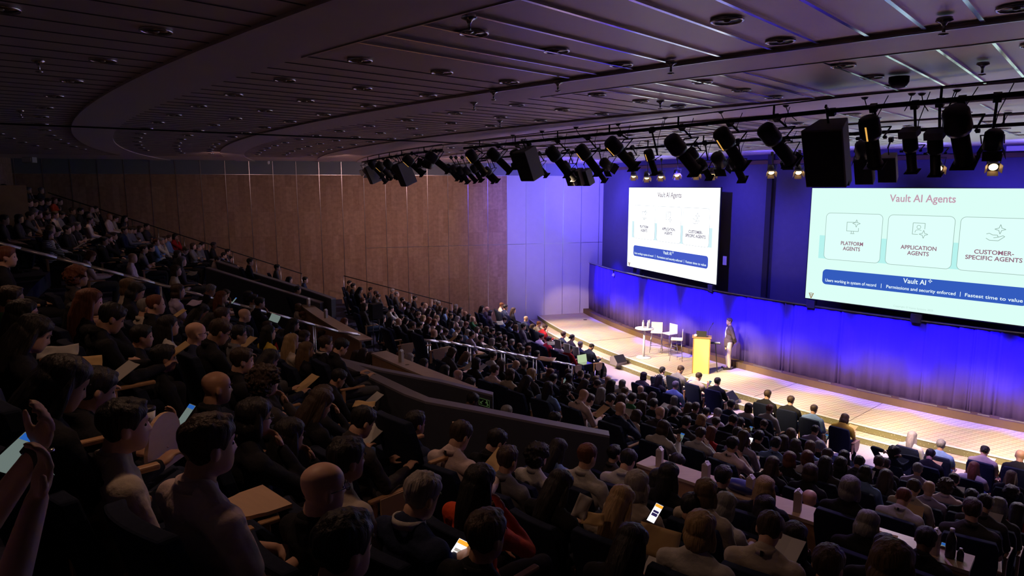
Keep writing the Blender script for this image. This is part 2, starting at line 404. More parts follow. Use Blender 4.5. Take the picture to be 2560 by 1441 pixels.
# ------------------------------------------------------------------ curtain, plinth and rail
b = MB(); P = []; n = 1500; t0 = wall_th(30.55, .0)
random.seed(11); folds = [(random.uniform(t0, 64), random.uniform(.08, .3), random.uniform(.02, .05)) for _ in range(34)]
for i in range(n+1):
    t = t0+(66-t0)*i/n
    r = 30.55+.006*math.sin(t*9)+.003*math.sin(t*31+1)
    for c_, w_, a_ in folds: r += a_*math.exp(-((t-c_)/w_*2.2)**2)*math.sin((t-c_)*22)
    P.append((b.bm.verts.new(pol(r, t, -3.68)), b.bm.verts.new(pol(r*1.0005+.02*math.sin(t*7), t, -4.9)), b.bm.verts.new(pol(r+.02*math.sin(t*9.3), t, -5.97))))
for a, c in zip(P, P[1:]):
    for k in (0, 1): b.bm.faces.new((a[k], c[k], c[k+1], a[k+1]))
o = b.build('stage_curtain', M_CURT, smooth=True); md = o.modifiers.new('s', 'SOLIDIFY'); md.thickness = .012
tag(o, 'long curved blue curtain hanging along the back of the stage', 'curtain')
o = MB().arc(30.4, 30.85, t0, 66, -6.155, -5.95, 60).build('curtain_plinth', M_SKIRT); tag(o, 'low brown curved plinth along the foot of the blue stage curtain', 'plinth')
o = MB().arc(30.50, 30.60, t0, 66, -3.69, -3.655, 60).build('curtain_rail', M_ALU); tag(o, 'thin silver rail along the top edge of the blue stage curtain', 'rail')
# light tracks lying on the plinth
tr = None
for i, (x0, y0, x1, y1) in enumerate([(1878, 914, 1948, 932), (2040, 954, 2072, 961), (2138, 975, 2225, 994), (2244, 998, 2340, 1018), (2366, 1023, 2422, 1036), (2440, 1040, 2470, 1046), (2496, 1052, 2560, 1068), (1505, 801, 1545, 812)]):
    p, q = on_z(x0, y0, -5.94), on_z(x1, y1, -5.94); Rm, tm = to_pol((p+q)/2); L = (q-p).length
    o = MB().box((0, 0, 0), (.04, L, .025)).build('lighting_strip', M_ALU); o.location = pol(30.72, tm, -5.935); o.rotation_euler = (0, 0, R_(tm))
    tag(o, 'thin metal lighting strip lying on the plinth under the curtain', 'light strip', 'lighting strips along the curtain plinth')
# ------------------------------------------------------------------ projection screens with their slide
def em(name, c, s=1.):
    m = bpy.data.materials.new(name); m.use_nodes = True; nt = m.node_tree; nt.nodes.clear()
    e = nt.nodes.new('ShaderNodeEmission'); e.inputs[0].default_value = (*c, 1); e.inputs[1].default_value = s
    out = nt.nodes.new('ShaderNodeOutputMaterial'); nt.links.new(e.outputs[0], out.inputs[0]); return m
def lin(r, g, b): return srgb(r, g, b)[:3]
def rrect(b, x0, z0, x1, z1, r, y, mi=0, seg=6):
    pts = []
    for cx, cz, a0 in ((x1-r, z1-r, 0), (x0+r, z1-r, 90), (x0+r, z0+r, 180), (x1-r, z0+r, 270)):
        for k in range(seg+1):
            a = R_(a0+90*k/seg); pts.append((cx+r*math.cos(a), y, cz+r*math.sin(a)))
    vs = [b.bm.verts.new(p) for p in pts]; b.bm.faces.new(vs).material_index = mi; return pts
def outline(b, pts, r, closed=True):
    q = list(pts)+([pts[0]] if closed else [])
    for a, c in zip(q, q[1:]): b.tube(a, c, r, seg=4)
def star(cx, cz, s, y):
    pts = []
    for k in range(16):
        a = math.pi/2+k*math.pi/8; rr = s*(1, .62, .38, .62)[k % 4] if True else s
        rr = s*[1, .50, .34, .50][k % 4]; pts.append((cx+rr*math.cos(a), y, cz+rr*math.sin(a)))
    return pts
SW, SH = 6.17, 3.40
def screen(P0, P1, gain, tint, label, bold):
    P0, P1 = Vector(P0), Vector(P1); d = (P1-P0).normalized(); rz = math.atan2(d.y, d.x)
    r = empty('projection_screen', (P0.x, P0.y, ZC-3.45), rz, label=label, cat='screen', group=None)
    bg = em('slide_background', tint, gain); bl = em('slide_pale_blue', tuple(x*y for x, y in zip(tint, (.66, .9, .93))), gain)
    card = em('slide_card', tuple(min(1.2, x*1.04) for x in tint), gain*1.0); ln = em('slide_line', tuple(x*.42 for x in tint) if bold else lin(150, 150, 165), 1.)
    if not bold: bl = em('slide_pale_blue', lin(214, 244, 250), 1.)
    gt = em('slide_grey_text', lin(196, 158, 176) if bold else lin(140, 125, 140), 1.); bt = em('slide_card_text', lin(150, 105, 128) if bold else lin(140, 130, 150), .95)
    ban = em('slide_banner', lin(52, 92, 190) if bold else lin(70, 92, 200), 1.); wt = em('slide_white_text', (.85, 1, 1), 1.05); gold = em('slide_logo', lin(150, 110, 60), .9)
    mk = lambda: MB()
    MB().box((SW/2, .04, SH/2), (SW+.06, .05, SH+.06)).build('frame', M_BLACK, r)
    b = mk(); b.box((SW/2, .006, SH/2), (SW, .01, SH)); b.build('projection_surface', bg, r)
    Y = -.003
    b = mk(); b.box((SW/2, Y+.0015, SH-1.77-.0), (SW-.66, .003, .70)); b.build('slide_backdrop_band', bl, r)
    cards = [(.50, 2.12), (2.27, 3.93), (4.06, 5.67)]
    for i, (u0, u1) in enumerate(cards):
        b = mk(); pts = rrect(b, u0, SH-2.13, u1, SH-.735, .13, Y-.003)
        c = b.build('slide_card', card, r)
        b = mk(); outline(b, [(x, Y-.004, z) for x, _, z in pts], .006); b.build('card_outline', ln, c)
    MX = Matrix.Translation((0, 0, 0))
    def T(name, body, x, z, size, m, par, bo=0, wd=None):
        o = txt(name, body, size, m, par, Matrix.Rotation(R_(90), 4, 'X'), 'CENTER', .001, bo, 1)
        xs = [v.co.x for v in o.data.vertices]; c = (max(xs)+min(xs))/2; k = wd/(max(xs)-min(xs)) if wd else 1
        for v in o.data.vertices: v.co.x = (v.co.x-c)*k+x; v.co.y += Y-.008; v.co.z += z
        return o
    T('slide_title', 'Vault AI Agents', 3.08, SH-.285, .285, gt, r, .004, 1.64)
    for body, x, wd in (('PLATFORM\nAGENTS', 1.31, .64), ('APPLICATION\nAGENTS', 3.1, .90), ('CUSTOMER-\nSPECIFIC AGENTS', 4.86, 1.24)):
        T('card_text', body, x, SH-1.70, .155, bt, r, .003 if bold else .006, wd)
    # icons
    y = Y-.008; zc = SH-1.12
    b = mk(); outline(b, [(1.42, y, zc+.13), (1.13, y, zc+.13), (1.13, y, zc-.13), (1.47, y, zc-.13), (1.47, y, zc-.03)], .007, False)
    outline(b, [(1.24, y, zc-.2), (1.36, y, zc-.2)], .007, False); outline(b, [(1.27, y, zc-.2), (1.27, y, zc-.13)], .007, False); outline(b, [(1.33, y, zc-.2), (1.33, y, zc-.13)], .007, False)
    outline(b, star(1.40, zc+.10, .11, y), .007); b.build('monitor_icon', ln, r)
    b = mk(); outline(b, [(3.22, y, zc+.02), (3.22, y, zc+.18), (2.92, y, zc+.18), (2.92, y, zc-.13), (3.06, y, zc-.13)], .007, False)
    outline(b, [(3.07+.05*math.cos(k*.6), y, zc+.07+.05*math.sin(k*.6)) for k in range(11)], .006)
    outline(b, [(2.98, y, zc-.08), (3.0, y, zc-.02), (3.07, y, zc), (3.14, y, zc-.02)], .006, False); outline(b, star(3.2, zc-.12, .11, y), .007); b.build('badge_icon', ln, r)
    b = mk(); outline(b, [(4.66, y, zc-.03), (4.72, y, zc-.01), (4.80, y, zc-.05), (4.90, y, zc-.05), (4.92, y, zc-.10), (4.82, y, zc-.12)], .007, False)
    outline(b, [(4.66, y, zc-.14), (4.74, y, zc-.19), (4.93, y, zc-.19), (5.06, y, zc-.08), (5.02, y, zc-.06), (4.92, y, zc-.10)], .007, False)
    outline(b, star(4.95, zc+.10, .12, y), .007); b.build('hand_icon', ln, r)
    b = mk(); rrect(b, .50, SH-2.90, 5.68, SH-2.44, .12, Y-.004); c = b.build('slide_banner', ban, r)
    T('banner_title', 'Vault AI', 3.08, SH-2.56, .19, wt, r, .002, .58)
    b = mk(); outline(b, star(3.47, SH-2.50, .05, y), .005); b.build('banner_star', wt, r)
    for body, x0, x1 in (('Users working in system of record', .60, 2.08), ('Permissions and security enforced', 2.36, 4.10), ('Fastest time to value', 4.32, 5.58)):
        T('banner_text', body, (x0+x1)/2, SH-2.775, .128, wt, r, .001, x1-x0)
    for x in (2.22, 4.21): b = mk(); b.box((x, Y-.008, SH-2.77), (.012, .002, .13)); b.build('banner_divider', wt, r)
    b = mk()
    outline(b, [(.12, y, SH-3.22), (.19, y, SH-3.38), (.26, y, SH-3.22)], .012, False); outline(b, [(.155, y, SH-3.22), (.19, y, SH-3.30), (.225, y, SH-3.22), (.155, y, SH-3.22)], .006, False); b.build('slide_logo', gold, r)
    T('slide_footer', 'Copyright © Veeva Systems 2025', 3.1, SH-3.30, .075, em('slide_footer_text', tuple(x*(.75 if bold else .4) for x in tint), 1.), r)
    for x in (1.0, 5.9) if not bold else (3.2, .2):
        b = mk(); b.box((x, .03, -.17), (.26, .16, .24)); b.build('screen_bracket', M_BLK2, r)
    return r
screen((5.06, 29.69, 0), (7.25, 23.91, 0), 1.7, (.92, .99, 1.), 'smaller, farther projection screen at left over the stage curtain showing the three card slide', False)
screen((9.18, 21.01, 0), (12.78, 16.64, 0), 1.0, (.72, 1.0, .93), 'larger, nearer projection screen cut by the right edge of the picture', True)
o = MB().box((0, 0, 0), (.02, .16, .3)).build('wall_plate', M_PALE); v = ray(1812, 652); t = 24.0; o.location = v/v.y*23.2+Vector((0, 0, ZC)); o.rotation_euler = (0, 0, R_(31))
tag(o, 'small pale rectangular plate on the dark wall between the two screens', 'wall plate')
o = MB().box((0, 0, 0), (.06, .5, .12)).build('wall_light_box', M_PALE); v = ray(2547, 371); o.location = v/v.y*17.2+Vector((0, 0, ZC)); o.rotation_euler = (0, 0, R_(47))
tag(o, 'pale lit box high on the blue wall at the right picture edge', 'light box')
o = empty('curtain_spotlight', pol(30.62, to_pol(on_z(1518, 683, -3.8))[1], -3.78), label='small lit lamp clipped on the curtain rail at its left end', cat='light')
MB().tube((0, 0, .1), (0, 0, -.03), .02).build('clamp', M_BLACK, o); MB().tube((.02, -.02, -.05), (-.02, 0, -.16), .05, .06, 14).build('lamp_body', M_WHITE, o)

# ------------------------------------------------------------------ stage furniture
ST = -6.16+ZC; FL = -6.5+ZC
M_HOT = mat('white_gloss', (.9, .88, .84), .35)
def bar_stool(loc, rz, label):
    r = empty('bar_stool', loc, rz, label=label, cat='stool', group='white bar stools on the stage')
    b = MB(); b.box((0, 0, .76), (.42, .40, .035)); b.build('seat', M_HOT, r, bevel=.015)
    b = MB(); b.box((0, .2, .93), (.42, .03, .34)); b.build('backrest', M_HOT, r, bevel=.012)
    for sx in (-1, 1):
        for sy in (-1, 1): MB().tube((sx*.17, sy*.16, .75), (sx*.23, sy*.22, 0), .011).build('leg', M_CHROME, r, True)
    b = MB(); pts = [(.21, -.2, .28), (.21, .2, .28), (-.21, .2, .28), (-.21, -.2, .28), (.21, -.2, .28)]
    for a, c in zip(pts, pts[1:]): b.tube(a, c, .009)
    b.build('footrest', M_CHROME, r, True); return r
bar_stool(on_z(1640, 880, ST-ZC), R_(-15), 'white bar stool directly behind the round white high table')
bar_stool(on_z(1672, 884, ST-ZC), R_(-60), 'middle white bar stool between the high table and the lectern')
bar_stool(on_z(1690, 900, ST-ZC), R_(-105), 'white bar stool nearest the lectern, turned sideways')
tb = empty('high_table', on_z(1609, 894, ST-ZC), label='round white pedestal high table on the stage with bottles on it', cat='table')
MB().lathe((0, 0, 0), [(.02, 1.06), (.33, 1.06), (.34, 1.075), (.33, 1.09), (.02, 1.09)], 28).build('table_top', M_HOT, tb, True)
MB().lathe((0, 0, 0), [(.04, .02), (.035, .5), (.04, 1.06)], 18).build('pedestal', M_HOT, tb, True)
MB().lathe((0, 0, 0), [(.02, 0), (.27, 0), (.26, .02), (.05, .035), (.02, .035)], 28).build('base', M_HOT, tb, True)
def bottle(name='water_bottle', m=None):
    r = empty(name, (0, 0, 0)); MB().lathe((0, 0, 0), [(.03, 0), (.034, .01), (.034, .13), (.028, .16), (.014, .19), (.014, .2)], 14).build('body', m or M_HOT, r, True)
    MB().lathe((0, 0, .2), [(.016, 0), (.016, .022), (.012, .024)], 12).build('cap', M_WHITE, r, True); return r
b0 = bottle()
for i, (dx, dy, lb) in enumerate(((-.04, .05, 'leftmost'), (.13, .0, 'middle'), (.2, .1, 'rightmost'))):
    o = b0 if i == 0 else copy_tree(b0); o.location = tb.location+Vector((dx, dy, 1.09)); o.scale = (1.25,)*3
    tag(o, f'{lb} of the three white bottles on the high table', 'bottle', 'bottles on the high table')
# lectern
lp = on_z(1751, 934, ST-ZC); LA = R_(-16)
M_LEC = mat('pale_lectern_panel', (.88, .74, .20), .5); M_LECS = mat('brown_lectern_side', (.35, .2, .08), .5)
le = empty('lectern', lp, LA, label='tall pale yellow lectern on the stage in front of the speaker', cat='lectern')
MB().box((0, 0, .60), (.52, .05, 1.2)).build('front_panel', M_LEC, le, bevel=.006)
MB().box((.26, .14, .60), (.035, .33, 1.2)).build('side_panel', M_LECS, le); MB().box((-.26, .14, .60), (.035, .33, 1.2)).build('side_panel', M_LECS, le)
MB().box((0, .16, 1.21), (.62, .42, .03)).build('top', M_LECS, le, bevel=.006)
W_le = Matrix.Translation(lp) @ Matrix.Rotation(LA, 4, 'Z')
o = empty('laptop', W_le @ Vector((-.02, .18, 1.226)), LA, label='dark open laptop standing on the lectern top', cat='laptop')
MB().box((0, 0, .01), (.33, .22, .016)).build('base', M_BLK2, o, bevel=.004); MB().box((0, -.12, .1), (.33, .012, .2)).build('lid', M_BLK2, o)
o = empty('gooseneck_microphone', W_le @ Vector((.19, .05, 1.226)), LA, label='thin gooseneck microphone rising from the lectern', cat='microphone')
MB().path([(0, 0, 0), (.0, .0, .18), (.05, .04, .3), (.12, .1, .42)], .006).build('stem', M_BLACK, o, True); MB().tube((.12, .1, .42), (.155, .13, .48), .013).build('head', M_BLACK, o, True)
o = MB().ball((0, 0, .045), (.06, .05, .045), 14).build('white_mug', M_HOT, smooth=True); o.location = W_le @ Vector((-.2, .05, 1.225)); tag(o, 'small white rounded object at the left end of the lectern top', 'mug')
o = empty('document_shelf', W_le @ Vector((.44, .28, 1.0)), LA, label='dark side tray sticking out to the right of the lectern', cat='tray')
MB().box((0, 0, 0), (.34, .24, .02)).build('tray', M_BLK2, o); MB().tube((0, 0, 0), (.1, 0, -.99), .015).build('stand', M_BLACK, o); MB().box((.05, 0, .02), (.2, .15, .015)).build('papers', M_PAPER, o)
o = MB().arc(0.0, .01, 0, 1, 0, .01, 1).build('floor_socket', M_BLK2); bpy.data.objects.remove(o)
o = MB().lathe((0, 0, 0), [(.09, 0), (.09, .006), (.02, .007)], 18).build('floor_socket', M_BLK2); o.location = on_z(1463, 800, ST-ZC); tag(o, 'small dark round floor socket on the left part of the stage', 'floor socket')
def wedge(loc, rz, label):
    r = empty('stage_monitor', loc, rz, label=label, cat='speaker')
    b = MB(); pr = [(-.2, 0), (.16, 0), (.2, .1), (-.02, .34), (-.2, .26)]
    A = [b.bm.verts.new((-.24, y, z)) for y, z in pr]; B = [b.bm.verts.new((.24, y, z)) for y, z in pr]
    b.bm.faces.new(A[::-1]); b.bm.faces.new(B)
    for k in range(5): b.bm.faces.new((A[k], A[(k+1) % 5], B[(k+1) % 5], B[k]))
    b.build('cabinet', M_SPKBOX, r, bevel=.01)
    b = MB(); b.box((0, 0, 0), (.42, .012, .30), M=Matrix.Translation((0, -.125, .31)) @ Matrix.Rotation(R_(-38), 4, 'X')); 
    MB().box((0, 0, 0), (.44, .30, .012), M=Matrix.Translation((0, .098, .227)) @ Matrix.Rotation(R_(-47.5), 4, 'X')).build('grille', M_GRILLE, r); b.bm.free(); return r
wedge(on_z(1546, 911, -6.33), R_(32+180), 'small wedge loudspeaker on the stage step at left, near the man in front row')
wedge(on_z(1822, 1008, -6.33), R_(45+180), 'small wedge loudspeaker on the stage step in front of the lectern')

# ------------------------------------------------------------------ handrails
M_RAIL = mat('brushed_steel', (.72, .72, .76), .38, .85)
def handrail(th, Ra, Rb, gap, posts, label, m=M_RAIL, r=.025, drop=1.2, ends=True, dz=.11):
    rt = empty('handrail', pol((Ra+Rb)/2, th, zh((Ra+Rb)/2)-1.2), label=label, cat='handrail'); L0 = rt.location.copy()
    n = 14; 
    for s in ([-gap/2, gap/2] if gap else [0]):
        def P(R, z=0): return pol(R, th+math.degrees(s/R), zh(R)+dz+z)-L0
        MB().path([P(Ra+(Rb-Ra)*i/n) for i in range(n+1)], r, 10).build('rail', m, rt, True)
        for R in posts: MB().tube(P(R, 0), P(R, -drop), r*.6, seg=8).build('post', m, rt, True)
    return rt
handrail(33.2, 44.4, 51.4, .14, [44.5, 45.4, 46.3, 47.2, 48.3, 49.6, 50.6], 'long double steel handrail descending the upper left seating block')
handrail(33.3, 38.3, 42.8, .14, [38.4, 39.6, 40.6, 41.6, 42.7], 'double steel handrail beside the lower left block, ending near the front row')
def wall_rail(pxs, py, posts, label):
    pts = []
    for (x, y) in pxs:
        v = ray(x, y); t = (WA-.9)/(v.y-WB*v.x); pts.append(Vector((v.x*t, v.y*t, v.z*t+ZC)))
    rt = empty('wall_handrail', pts[0]-Vector((0, 0, 1.1)), label=label, cat='handrail'); L0 = rt.location.copy()
    MB().path([p-L0 for p in pts], .02).build('rail', M_BLK2, rt, True)
    for (x, y) in posts:
        v = ray(x, y); t = (WA-.9)/(v.y-WB*v.x); p = Vector((v.x*t, v.y*t, v.z*t+ZC))-L0
        MB().tube(p, p-Vector((0, 0, 1.0)), .016).build('post', M_ALU, rt, True)
wall_rail([(120, 482), (755, 685)], 0, [(200, 508), (268, 529), (330, 549), (395, 570), (460, 591), (520, 610), (582, 630), (640, 648), (701, 668), (754, 684)], 'long dark handrail on posts running down along the wood wall, upper part')
wall_rail([(860, 690), (1130, 760)], 0, [(859, 690), (977, 720), (1029, 734), (1080, 747), (1130, 760)], 'short handrail with thin posts along the wood wall beside the lower left block')

# ------------------------------------------------------------------ parapets round the stair openings, exit sign
def parapet(pts, h, th, label, name='stair_parapet', m=M_PARA):
    """pts: (px,py,z) along the top; a thick wall below it with a paler coping"""
    P = [on_z(x, y, z) for x, y, z in pts]; L0 = P[len(P)//2].copy(); L0.z -= h
    r = empty(name, L0, label=label, cat='parapet')
    def sweep(name, mm, w, z0, z1):
        b = MB(); rows = []
        for i, p in enumerate(P):
            d = (P[min(i+1, len(P)-1)]-P[max(i-1, 0)]); n = Vector((-d.y, d.x, 0)).normalized()
            q = p-L0
            rows.append([b.bm.verts.new(q+n*a+Vector((0, 0, z))) for a, z in ((0, z0), (w, z0), (w, z1), (0, z1))])
        for a, c in zip(rows, rows[1:]):
            for k in range(4): b.bm.faces.new((a[k], a[(k+1) % 4], c[(k+1) % 4], c[k]))
        b.bm.faces.new(rows[0][::-1]); b.bm.faces.new(rows[-1]); b.build(name, mm, r)
    sweep('wall_panel', m, th, -h, -.03); sweep('coping', M_PARATOP, th+.02, -.03, 0)
    return r
parapet([(803, 888, -2.42), (900, 932, -2.6), (1010, 985, -2.75), (1062, 1004, -2.8), (1200, 1029, -2.93), (1350, 1058, -3.05), (1524, 1090, -3.2)], 1.5, .16, 'near dark parapet of the stair opening, sloping down with a pale coping')
parapet([(850, 902, -2.6), (950, 926, -2.75), (1100, 955, -2.95), (1232, 988, -3.15)], 1.4, .12, 'far dark parapet of the stair opening carrying the exit sign')
parapet([(523, 648, -2.3), (620, 680, -2.55), (743, 718, -2.95), (828, 747, -3.1)], 1.5, .14, 'far dark blue parapet in front of the wood wall in the upper left block')
parapet([(513, 669, -2.35), (600, 696, -2.6), (700, 727, -2.95), (800, 757, -3.2)], 1.6, .14, 'near dark blue parapet of the upper left stair opening')
# wood faced booth at the far left
bp = at_dist(18, 560, 24.0); o = empty('wooden_booth', bp-Vector((0, 0, .5)), R_(36), label='plain wood faced booth panel at the left picture edge in the upper rows', cat='booth')
MB().box((-.35, .1, .78), (1.75, .12, 1.6)).build('front_panel', M_WOODL, o); MB().box((.48, .5, .78), (.1, .8, 1.6)).build('side_panel', M_WOODL, o)
# exit sign
M_SGNG = em('exit_sign_green', lin(92, 118, 70), .35)
e1, e0 = at_dist(1229, 1003, 10.25), at_dist(1193, 1011, 10.5); sp = (e0+e1)/2; dd = (e1-e0)
o = empty('exit_sign', sp, math.atan2(dd.y, dd.x), label='small dark exit sign with green running figure on the far parapet', cat='sign')
MB().box((0, .012, 0), (.30, .02, .15)).build('plate', M_BLACK, o); o.scale = (.8, .8, .8)
b = MB(); F = -.004
for a, c, rr in (((.06, .02), (.09, -.01), .010), ((.09, -.01), (.075, -.05), .007), ((.09, -.01), (.115, -.035), .007), ((.06, .02), (.03, .0), .006), ((.07, .025), (.1, .035), .006), ((-.03, .03), (-.10, -.03), .006), ((-.1, -.03), (-.06, -.035), .006), ((-.1, -.03), (-.095, .0), .006)):
    b.tube((a[0], F, a[1]), (c[0], F, c[1]), rr, seg=6)
b.ball((.065, F, .045), (.012, .006, .012), 8); b.build('pictogram', M_SGNG, o)
b = MB(); outline(b, [(-.14, F, -.065), (.14, F, -.065), (.14, F, .065), (-.14, F, .065)], .004); b.build('border', M_SGNG, o)

# ------------------------------------------------------------------ long wooden ledges with cartons
def ledge(t0, t1, label, Rm=45.16, z=-3.2, wd=.32):
    r = empty('wooden_ledge', pol(Rm, (t0+t1)/2, z-1.1), label=label, cat='ledge'); L0 = r.location.copy()
    def A(name, m, R1, R2, z0, z1):
        b = MB().arc(R1, R2, t0, t1, z0, z1, 24); bmesh.ops.translate(b.bm, vec=-L0, verts=b.bm.verts); return b.build(name, m, r)
    A('ledge_top', M_OAKTOP, Rm-wd/2, Rm+wd/2, z-.035, z); A('back_panel', M_WOODL, Rm+wd/2-.06, Rm+wd/2-.02, z-1.15, z-.035); return r
tA, tB = to_pol(on_z(1606, 1151, -3.2))[1], to_pol(on_z(2420, 1438, -3.2))[1]
ledge(tA, tB, 'long narrow wooden ledge at lower right, its top catching violet light', 45.09)
tA2, tB2 = to_pol(on_z(945, 874, -3.15))[1], to_pol(on_z(1168, 975, -3.2))[1]
ledge(tA2, tB2, 'wooden ledge running behind the stair opening in the middle', 44.85)
tA3, tB3 = to_pol(on_z(775, 760, -3.3))[1], to_pol(on_z(940, 846, -3.3))[1]
ledge(tA3, tB3, 'wooden ledge at the foot of the upper left block', 44.45, -3.3)
M_CART = mat('beige_carton', (.50, .42, .36), .7, nscale=20, namt=.12)
def carton():
    r = empty('drink_carton', (0, 0, 0)); b = MB(); b.box((0, 0, .1), (.072, .072, .2)); b.build('body', M_CART, r)
    b = MB(); a = [b.bm.verts.new(p) for p in ((-.036, -.036, .2), (.036, -.036, .2), (.036, .036, .2), (-.036, .036, .2))]; c = [b.bm.verts.new(p) for p in ((-.036, 0, .235), (.036, 0, .235))]
    for f in ((a[0], a[1], c[1], c[0]), (a[2], a[3], c[0], c[1]), (a[1], a[2], c[1]), (a[3], a[0], c[0])): b.bm.faces.new(f)
    b.build('gable_top', M_WHITE, r); MB().tube((0, 0, .2), (0, 0, .235), .014, seg=10).build('cap', M_WHITE, r); return r
c0 = carton()
CL = [(1664, 1158, 'leftmost carton on the long violet lit ledge'), (1768, 1202, 'second carton from left on the long ledge, right of the first'), (1881, 1236, 'carton on the long ledge beside the blue bag'), (1996, 1276, 'carton on the long ledge just left of the bald man'), (2135, 1330, 'carton on the long ledge left of the curly grey head'), (2325, 1402, 'rounded carton near the right end of the long ledge')]
for i, (x, y, lb) in enumerate(CL):
    o = c0 if i == 0 else copy_tree(c0); R0, t_ = to_pol(on_z(x, y, -3.2)); o.location = pol(45.13, t_, -3.2); o.rotation_euler = (0, 0, R_(t_+random.uniform(-15, 15))); tag(o, lb, 'carton', 'drink cartons along the long ledge')
for x, y, lb in ((1003, 905, 'carton on the middle wooden ledge'), (820, 795, 'tall pale carton on the upper left wooden ledge'), (777, 766, 'small pale carton at the far end of the upper left ledge')):
    o = copy_tree(c0); P_ = on_z(x, y, -3.2 if x > 900 else -3.3); R0, t_ = to_pol(P_); o.location = pol(44.85 if x > 900 else 44.45, t_, -3.2 if x > 900 else -3.3); tag(o, lb, 'carton', 'drink cartons along the left ledges')
M_FLASK = mat('dark_flask', (.06, .06, .08), .35, .6)
o = bottle('flask', M_FLASK); R0, t_ = to_pol(on_z(2366, 1412, -3.2)); o.location = pol(45.1, t_, -3.2); o.scale = (1.2,)*3; tag(o, 'dark metal drinking flask near the right end of the long ledge', 'flask')
o = bottle('small_bottle', M_FLASK); R0, t_ = to_pol(on_z(2392, 1420, -3.2)); o.location = pol(45.1, t_, -3.2); o.scale = (.8, .8, .5); tag(o, 'small dark bottle at the right end of the long ledge', 'bottle')
M_BAG = mat('shiny_blue_fabric', (.03, .04, .2), .35)
b = MB(); b.ball((0, 0, .06), (.22, .1, .07), 18); o = b.build('pouch_bag', M_BAG, smooth=True); R0, t_ = to_pol(on_z(1848, 1236, -3.2)); o.location = pol(45.1, t_, -3.2); o.rotation_euler = (0, 0, R_(t_+90)); tag(o, 'shiny dark blue pouch bag lying on the long ledge', 'bag')
# stair nosings at the lower right corner
for i in range(10):
    R = 36.9+.42*i; z = zh(R)-1.08
    struct(MB().arc(R, R+.42, 48.35, 50.2, z-.3, z, 4).build('floor_stair', M_FLOOR))
    o = MB().arc(R-.005, R+.05, 48.45, 50.1, z, z+.006, 4).build('stair_nosing', M_PAPER); tag(o, 'pale nosing strip on the dark aisle steps at the lower right corner', 'nosing', 'stair nosings in the right aisle')
# tall dark loudspeaker on a two pole stand in the left aisle
vp = at_dist(940, 800, 15.5); o = empty('speaker_stand', vp, R_(35), label='tall thin black two pole stand carrying a dark box in the left aisle', cat='stand')
for s in (-.075, .075): MB().tube((s, 0, .05), (s, 0, -1.05), .009).build('pole', M_BLACK, o, True)
MB().box((0, 0, -1.06), (.4, .4, .03)).build('base', M_BLACK, o); MB().box((0, 0, .2), (.26, .22, .34)).build('loudspeaker', M_GRILLE, o, bevel=.01)
# backpack on the front floor
o = empty('backpack', on_z(1505, 946, -6.5)+Vector((0, 0, .0)), R_(20), label='black backpack standing on the floor beside the front row man', cat='backpack')
b = MB(); b.ball((0, 0, .24), (.17, .12, .25), 16); b.ball((0, -.1, .15), (.12, .06, .11), 12); b.build('bag', M_BLK2, o, True); MB().path([(-.05, .1, .45), (-.07, .18, .3), (-.05, .13, .1)], .018).build('strap', M_BLK2, o, True)
# ------------------------------------------------------------------ lighting rig: pipes, lanterns and speakers
M_GLOW = em('lamp_glow', lin(255, 200, 130), 7); M_GLOW2 = em('lamp_slit_glow', lin(255, 190, 90), .8)
M_DOOR = mat('barn_door_metal', (.25, .22, .2), .4)
def pipe_run(name, pts, zt, zp, step, label):
    """pts: (px,py) of the ceiling track; zt its height, zp height of the pipe"""
    P = [on_z(x, y, zt) for x, y in pts]; L0 = P[0].copy(); r = empty(name, L0, label=label, cat='lighting bar')
    up = [p-L0 for p in P]; dn = [p-L0-Vector((0, 0, zt-zp)) for p in P]
    MB().path(up, .008, 8).build('track', M_BLACK, r, True); MB().path(dn, .026, 10).build('pipe', M_BLK2, r, True)
    for i in range(len(P)-1):
        L = (P[i+1]-P[i]).length; n = max(1, round(L/step))
        for k in range(n):
            q = up[i].lerp(up[i+1], (k+.5)/n); MB().tube(q, q-Vector((0, 0, zt-zp)), .013).build('hanger', M_BLK2, r)
    return [p-Vector((0, 0, zt-zp)) for p in P]
near_bar = pipe_run('lighting_bar', [(1160, 355), (1600, 303), (2087, 245), (2700, 181)], 1.0, .86, 1.5, 'near curved lighting bar carrying large black lanterns across the right half')
left_bar = pipe_run('lighting_bar', [(905, 396), (935, 389), (1020, 373), (1105, 361)], .98, .85, 1.6, 'far left section of the lighting bar crowded with lanterns')
far_bar = pipe_run('lighting_bar', [(1190, 385), (1560, 356), (1840, 332), (2346, 296), (2700, 272)], .98, .83, 1.6, 'second lighting bar behind the near one')
small_bar = pipe_run('lighting_bar', [(1130, 407), (1215, 393)], .95, .85, 1.2, 'small distant lighting bar in front of the grey wall band')
def to_frame(z, up=Vector((0, 0, 1))):
    z = z.normalized(); x = up.cross(z).normalized(); y = z.cross(x); return Matrix((x, y, z)).transposed().to_4x4()
